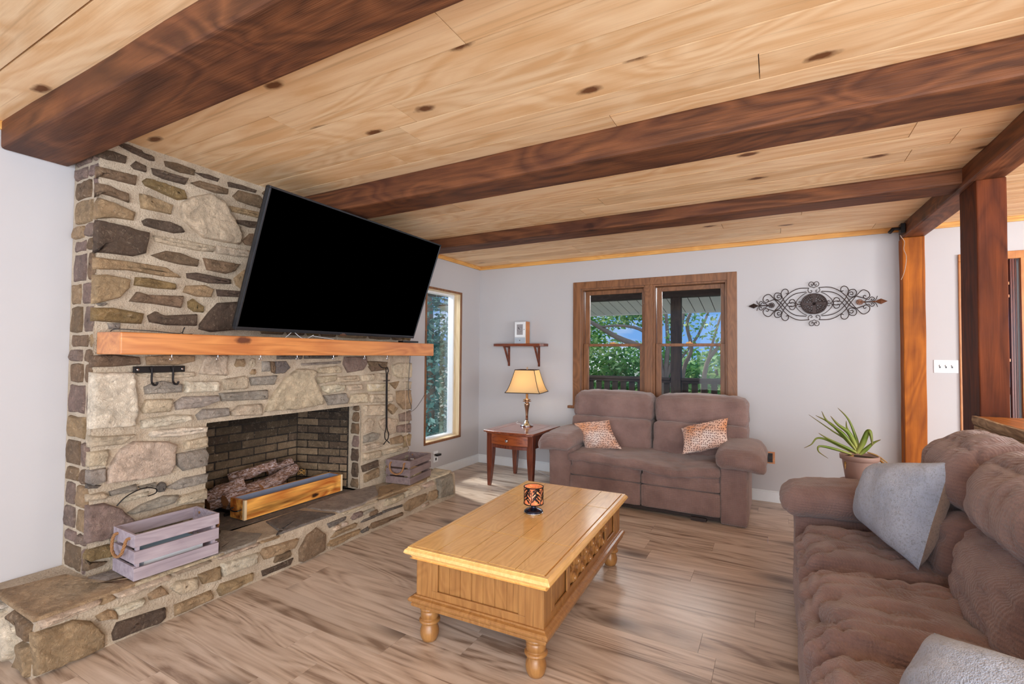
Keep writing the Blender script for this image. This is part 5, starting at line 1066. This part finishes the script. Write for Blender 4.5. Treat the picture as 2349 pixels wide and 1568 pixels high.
for a, b_ in ((-1, -1), (1, -1), (1, 1), (-1, 1)): m.tube([(a*sw(i/n), b_*sw(i/n), Z0_+(Z1_-Z0_)*i/n) for i in range(n+1)], .0035, 6, Rz)
for z, w in ((Z0_, S0), (Z1_, S1)): m.tube([(-w, -w, z), (w, -w, z), (w, w, z), (-w, w, z), (-w, -w, z)], .0045, 6, Rz)
m.build('dark_trim', 'bronze', shd)
L('bulb', [(.012, .41), (.022, .43), (.030, .455), (.028, .48), (.012, .497), (.002, .50)], 'bulb', 20)
m = MB(); m.tube([(lx, ly, lz+.40), (lx, ly+.045, lz+.43), (lx, ly+.05, lz+.5), (lx, ly+.02, lz+.59), (lx, ly, lz+.612)], .002, 6); m.tube([(lx, ly-.0, lz+.40), (lx, ly-.045, lz+.43), (lx, ly-.05, lz+.5), (lx, ly-.02, lz+.59), (lx, ly, lz+.612)], .002, 6)
for a, b_ in ((S1, 0), (0, S1)): m.tube([(-a, -b_, Z1_), (a, b_, Z1_)], .002, 6, Rz)
m.build('harp', 'brass', lp)
L('finial', [(.004, .612), (.010, .622), (.011, .632), (.006, .642), (.002, .646)], 'beige', 14)
d = light('lamp_bulb_light', 'POINT', (lx, ly, lz+.455), (0, 0, 0), 16, (1, .78, .50), shadow_soft_size=.032)
tag(MB().tube(catmull([(lx-.05, ly+.03, sh+.002), (lx-.14, ly+.09, sh+.004), (lx-.2, ly+.13, sh+.003), (lx-.22, ly+.215, sh+.0), (lx-.20, ly+.235, sh-.1), (lx-.2, ly+.3, .35), (lx-.1, ly+.38, .05), (lx+.05, ly+.3, .006), (lx+.2, ly+.2, .006)], 6), .0018, 6).build('lamp_cord', 'white'), 'thin white lamp cord trailing off the back of the side table', 'cord')
# wall shelf and clock -----------------------------------------------------
sv = thing('wall_shelf', 'small reddish wooden shelf with two triangular brackets on the back wall', 'shelf', (-2.665, 5.05, 1.46))
MB().prism([(-3.0, 5.0), (-2.96, 4.975), (-2.37, 4.975), (-2.33, 5.0), (-2.33, YB), (-3.0, YB)], 1.453, 1.483).build('board', 'shelfw', sv, bevel=.002)
for x in (-2.86, -2.455):
    m = MB(); m.box(x, x+.022, YB-.018, YB-.001, 1.215, 1.453); m.box(x, x+.022, YB-.14, YB-.018, 1.440, 1.453)
    m.add([(x+.002, YB-.135, 1.441), (x+.02, YB-.135, 1.441), (x+.02, YB-.112, 1.441), (x+.002, YB-.112, 1.441), (x+.002, YB-.018, 1.245), (x+.02, YB-.018, 1.245), (x+.02, YB-.018, 1.285), (x+.002, YB-.018, 1.285)], [(0, 1, 2, 3), (4, 7, 6, 5), (0, 4, 5, 1), (1, 5, 6, 2), (2, 6, 7, 3), (3, 7, 4, 0)])
    m.build('bracket', 'shelfw', sv)
ck = thing('shelf_clock', 'small white wooden clock cabinet with a square dial and a drawer on the wall shelf', 'clock', (-2.64, 5.05, 1.4835)); q0 = 1.4835
MB().box(-2.715, -2.565, 5.005, 5.10, q0, q0+.262).build('case', plain('pale_clock_paint', (206, 208, 212), .5, var=.04), ck, bevel=.004)
MB().box(-2.5652, -2.561, 5.006, 5.099, q0+.002, q0+.260).build('side_panel', 'mantel', ck)
m = MB(); frame(m, -2.708, -2.572, q0+.078, q0+.254, .024, .03, .026, .026, 4.998, 5.005); dr_ = m.build('door', 'white', ck, bevel=.002)
m = MB(); m.box(-2.686, -2.600, 5.0015, 5.0045, q0+.102, q0+.230); m.build('dial', plain('clock_dial', (176, 172, 176), .5, var=.25, scale=60), dr_)
m = MB()
for k in range(12):
    a = k*PI/6; m.box(.026, .036, -.001, .001, -.0006, .0006, Matrix.Translation((-2.643, 5.0008, q0+.166)) @ Matrix.Rotation(-a, 4, 'Y'))
for a, l in ((2.25, .040), (2.45, .026)): m.box(0, l, -.0012, .0, -.0018, .0018, Matrix.Translation((-2.643, 5.0005, q0+.166)) @ Matrix.Rotation(-a, 4, 'Y'))
m.build('hands', 'black', dr_)
MB().lathe([(.004, 0), (.004, .006)], 0, 0, 10, Matrix.Translation((-2.583, 4.999, q0+.166)) @ Matrix.Rotation(PI/2, 4, 'X')).build('door_knob', 'black', dr_)
dq = MB().box(-2.708, -2.572, 4.999, 5.005, q0+.008, q0+.068).build('drawer', plain('blue_grey_drawer', (176, 186, 198), .5, var=.04), ck, bevel=.002)
MB().lathe([(.005, 0), (.005, .007)], 0, 0, 10, Matrix.Translation((-2.64, 4.9995, q0+.038)) @ Matrix.Rotation(PI/2, 4, 'X')).build('knob', 'black', dq)
# wrought iron wall decor ----------------------------------------------------
wd = thing('wall_scroll_art', 'horizontal wrought-iron scroll ornament with a pierced round medallion on the wall', 'wall decoration', (.31, YB-.02, 1.835))
KX, KY = .53/985, .176/262
Q = [[(75, 215), (215, 215), (335, 172), (435, 95), (505, 5), (580, -80), (665, -155), (740, -128), (758, -72), (712, -40), (675, -62), (690, -85), (712, -72)],
     [(110, 165), (250, 150), (350, 105), (430, 35), (500, -40), (580, -78), (650, -60), (690, -48)],
     [(408, 162), (392, 148), (374, 165), (380, 198), (415, 218), (455, 205), (480, 165), (470, 120), (440, 60), (400, 10), (362, -22), (285, -20), (268, 25), (300, 70), (345, 60), (358, 30), (335, 18), (318, 32)],
     [(505, 110), (530, 100), (540, 122), (520, 140), (485, 125), (480, 90), (520, 72), (570, 88), (588, 130), (560, 168), (510, 166), (478, 140)],
     [(100, 155), (170, 120), (240, 60), (258, 20), (225, 0), (190, 8), (192, 30), (212, 34), (218, 22)],
     [(70, 215), (85, 190), (75, 165), (50, 152), (30, 165), (32, 182), (50, 185)],
     [(0, 215), (25, 228), (60, 240), (72, 270), (50, 295), (15, 290), (5, 265), (25, 245), (35, 255), (30, 268)],
     [(640, 0), (690, 6), (720, 30), (745, 30), (760, 45), (790, 62), (822, 40), (800, 18), (780, 26), (790, 38)],
     [(700, 2), (800, 6), (840, 30), (858, 70)]]
for name, sxx, mt in (('left_scrollwork', -1, 'bronze'), ('right_scrollwork', 1, 'bronze')):
    m = MB()
    for sz in (-1, 1):
        for i, c in enumerate(Q): m.tube(catmull([(.31+sxx*x*KX, YB-.018+(.003 if i % 2 else -.003), 1.835+sz*y*KY) for x, y in c], 5), .0034 if i < 4 else .0028, 6)
    m.build('scrollwork', mt, wd, smooth=True)
for sxx, mt in ((-1, 'bronze'), (1, 'copper')):
    X = lambda x: .31+sxx*x*KX
    m = MB(); m.tube([(X(650), YB-.018, 1.835), (X(830), YB-.018, 1.835)], [.004, .006], 8)
    m.add([(X(825), YB-.018, 1.835), (X(905), YB-.018, 1.835+.024), (X(990), YB-.018, 1.835), (X(905), YB-.018, 1.835-.024), (X(900), YB-.030, 1.835), (X(900), YB-.008, 1.835)], [(0, 1, 4), (1, 2, 4), (2, 3, 4), (3, 0, 4), (1, 0, 5), (2, 1, 5), (3, 2, 5), (0, 3, 5)])
    m.build('spear_finial', mt, wd)
    m = MB(); c0 = (X(628), 1.835)
    for r in (.024, .014): m.tube([(c0[0]+r*math.cos(t*PI/10), YB-.022, c0[1]+r*.95*math.sin(t*PI/10)) for t in range(21)], .0026, 6)
    for k in range(8): m.tube([(c0[0]+.005*math.cos(k*PI/4), YB-.022, c0[1]+.005*math.sin(k*PI/4)), (c0[0]+.024*math.cos(k*PI/4), YB-.022, c0[1]+.024*math.sin(k*PI/4))], .003, 5)
    m.lathe([(.007, -.003), (.007, .003)], 0, 0, 10, Matrix.Translation((c0[0], YB-.022, c0[1])) @ Matrix.Rotation(PI/2, 4, 'X')); m.build('rosette', mt, wd)
m = MB(); c0 = (.31, 1.835)
for r, t in ((.096, .006), (.083, .003), (.066, .0035), (.042, .003), (.02, .004)): m.tube([(c0[0]+r*math.cos(k*PI/24), YB-.024, c0[1]+r*.93*math.sin(k*PI/24)) for k in range(49)], t, 6)
for ri, (ra, rb, nn_) in enumerate(((.066, .096, 32), (.042, .07, 20), (.0, .044, 8))):
    for k in range(nn_):
        a = 2*PI*k/nn_; b_ = a+2*PI/nn_*.6
        m.tube([(c0[0]+ra*math.cos(a), YB-.024, c0[1]+ra*.93*math.sin(a)), (c0[0]+rb*math.cos(b_), YB-.024, c0[1]+rb*.93*math.sin(b_))], .0034, 5)
        m.tube([(c0[0]+ra*math.cos(b_), YB-.024, c0[1]+ra*.93*math.sin(b_)), (c0[0]+rb*math.cos(a), YB-.024, c0[1]+rb*.93*math.sin(a))], .0034, 5)
for a, b_ in ((.012, .09), (.09, .012)): m.box(c0[0]-a, c0[0]+a, YB-.027, YB-.021, c0[1]-b_, c0[1]+b_)
m.build('medallion', 'bronze', wd)
# potted aloe -------------------------------------------------------------
px_, py_, pz_ = .572, 4.62, .592
st_ = thing('plant_stand', 'plain wooden stool under the potted aloe, mostly hidden by the sofa arm', 'stool', (px_, py_, 0))
MB().lathe([(.13, .36), (.135, .365), (.135, .385), (.13, .39)], px_, py_, 28).build('seat', 'shelfw', st_)
for a in range(3): MB().tube([(px_+.15*math.cos(a*2.1+.4), py_+.15*math.sin(a*2.1+.4), 0), (px_+.07*math.cos(a*2.1+.4), py_+.07*math.sin(a*2.1+.4), .362)], .013, 10).build('leg', 'shelfw', st_)
pl = thing('potted_aloe', 'long-leaved aloe in a mauve pot by the back wall', 'plant', (px_, py_, .3905))
MB().lathe([(.088, .391), (.092, .394), (.113, .545), (.114, .552), (.128, .556), (.130, .586), (.126, .592), (.118, .590), (.112, .57), (.02, .566)], px_, py_, 40).build('pot', 'pot', pl, smooth=True)
MB().lathe([(.002, .572), (.113, .570), (.113, .566), (.002, .566)], px_, py_, 30).build('soil', 'soil', pl)
K = .000456; B0 = (930, 985)
LV = [([(900, 960), (800, 780), (560, 620), (200, 355)], 26, .03), ([(890, 920), (700, 640), (470, 440), (385, 265)], 34, -.04), ([(880, 900), (720, 700), (520, 480), (300, 355)], 42, .0), ([(900, 880), (780, 620), (620, 480), (510, 335)], 48, -.06),
      ([(900, 860), (840, 700), (770, 560), (760, 430)], 34, .05), ([(920, 900), (890, 700), (790, 400), (640, 212)], 32, .06), ([(900, 960), (760, 880), (480, 740), (330, 640)], 34, -.08), ([(890, 970), (700, 880), (460, 760), (310, 740), (220, 850), (110, 915)], 28, -.1),
      ([(820, 990), (640, 930), (430, 880), (330, 880), (330, 960), (460, 1050)], 30, -.12), ([(900, 960), (970, 800), (1040, 590), (1075, 580), (1095, 720), (1095, 800)], 60, -.05), ([(940, 980), (1030, 870), (1120, 760), (1220, 690)], 46, -.03),
      ([(980, 1060), (1080, 1045), (1180, 1030), (1240, 1030)], 30, .0), ([(1040, 930), (1180, 980), (1300, 1070), (1455, 1220)], 18, .04), ([(850, 1010), (760, 1050), (715, 1130), (705, 1215)], 34, -.1), ([(1200, 1030), (1270, 1110), (1280, 1230), (1295, 1380)], 28, -.08)]
for i, (c, w0, dy) in enumerate(LV):
    P = catmull([(px_+(x-B0[0])*K, py_+dy*(k/(len(c)-1)), pz_+(985-y)*K+.0) for k, (x, y) in enumerate(c)], 7); n = len(P); vs = []; fs = []; m = MB()
    for k, p in enumerate(P):
        t = (P[min(k+1, n-1)]-P[max(k-1, 0)]).normalized(); s = t.cross(Vector((0, -1, 0))).normalized(); f = k/(n-1); w = w0*K*.62*(1-f**1.6)*(.75+.5*min(1, f*4))+.0012
        q = s.cross(t); vs += [p-s*w, p+q*w*.35, p+s*w, p-q*w*.5]
    for k in range(n-1):
        for j in range(4): fs.append((k*4+j, k*4+(j+1) % 4, k*4+4+(j+1) % 4, k*4+4+j))
    for k in range(n): 
        m.attr(rnd=(k/(n-1)) if i < 12 else .0); m.add(vs[k*4:k*4+4], [])
    m.f = [list(f) for f in fs]
    m.build('leaf', 'aloe' if i < 12 else 'drydleaf', pl, smooth=True)
# outlets, switches, small fixtures ------------------------------------------
sp = thing('light_switch_plate', 'white triple light switch plate on the back wall between the posts', 'light switch', (1.217, YB, 1.285))
MB().box(1.14, 1.295, YB-.006, YB, 1.232, 1.338).build('plate', 'white', sp, bevel=.003)
for k in range(3):
    x = 1.179+.038*k; tgl = MB(); tgl.box(x-.005, x+.005, YB-.0075, YB-.006, 1.272, 1.298); tg_ = tgl.build('toggle_slot', 'black', sp)
    MB().box(x-.004, x+.004, YB-.018, YB-.0075, 1.286, 1.297).build('toggle', 'white', tg_)
ol = thing('wall_outlet', 'white wall outlet with a black plug below the tall narrow window', 'outlet', (XL, 4.256, .225))
MB().box(XL, XL+.006, 4.218, 4.294, .165, .285).build('plate', 'white', ol, bevel=.002); MB().box(XL+.0055, XL+.009, 4.246, 4.266, .185, .212).build('socket', 'black', ol)
MB().box(XL+.006, XL+.05, 4.226, 4.30, .235, .258).build('plug_adapter', 'black', ol, bevel=.004)
o2 = thing('wall_outlet', 'uncovered dark outlet box in the wall right of the loveseat', 'outlet', (-.045, YB, .405))
MB().box(-.085, -.008, YB-.003, YB, .355, .465).build('wall_cutout', 'mantel', o2); MB().box(-.068, -.026, YB-.010, YB-.003, .368, .452).build('receptacle', 'black', o2)
for z in (.392, .430): MB().box(-.058, -.036, YB-.012, YB-.010, z-.011, z+.011).build('socket', 'bronze', o2)
sn = thing('beam_bracket', 'small dark metal bracket on the header beam above the corner post', 'bracket', (.9, 4.93, 2.4))
MB().box(.895, .925, 4.88, 4.96, 2.36, 2.44).build('mount', 'iron', sn, bevel=.003); m = MB(); m.tube([(.90, 4.92, 2.405), (.85, 4.915, 2.405)], .012, 8); m.tube([(.853, 4.915, 2.408), (.825, 4.91, 2.375)], .014, 8); m.build('arm', 'iron', sn)
tag(MB().tube(catmull([(.915, 4.96, 2.43), (.905, 4.955, 2.36), (.93, 4.95, 2.30), (.925, 4.95, 2.24), (.94, 4.95, 2.18), (.935, 4.95, 2.10), (.92, 4.95, 2.03), (.905, 4.95, 1.99)], 6), .0025, 6).build('hanging_cord', 'beige'), 'thin pale cord hanging down the front of the corner post', 'cord')
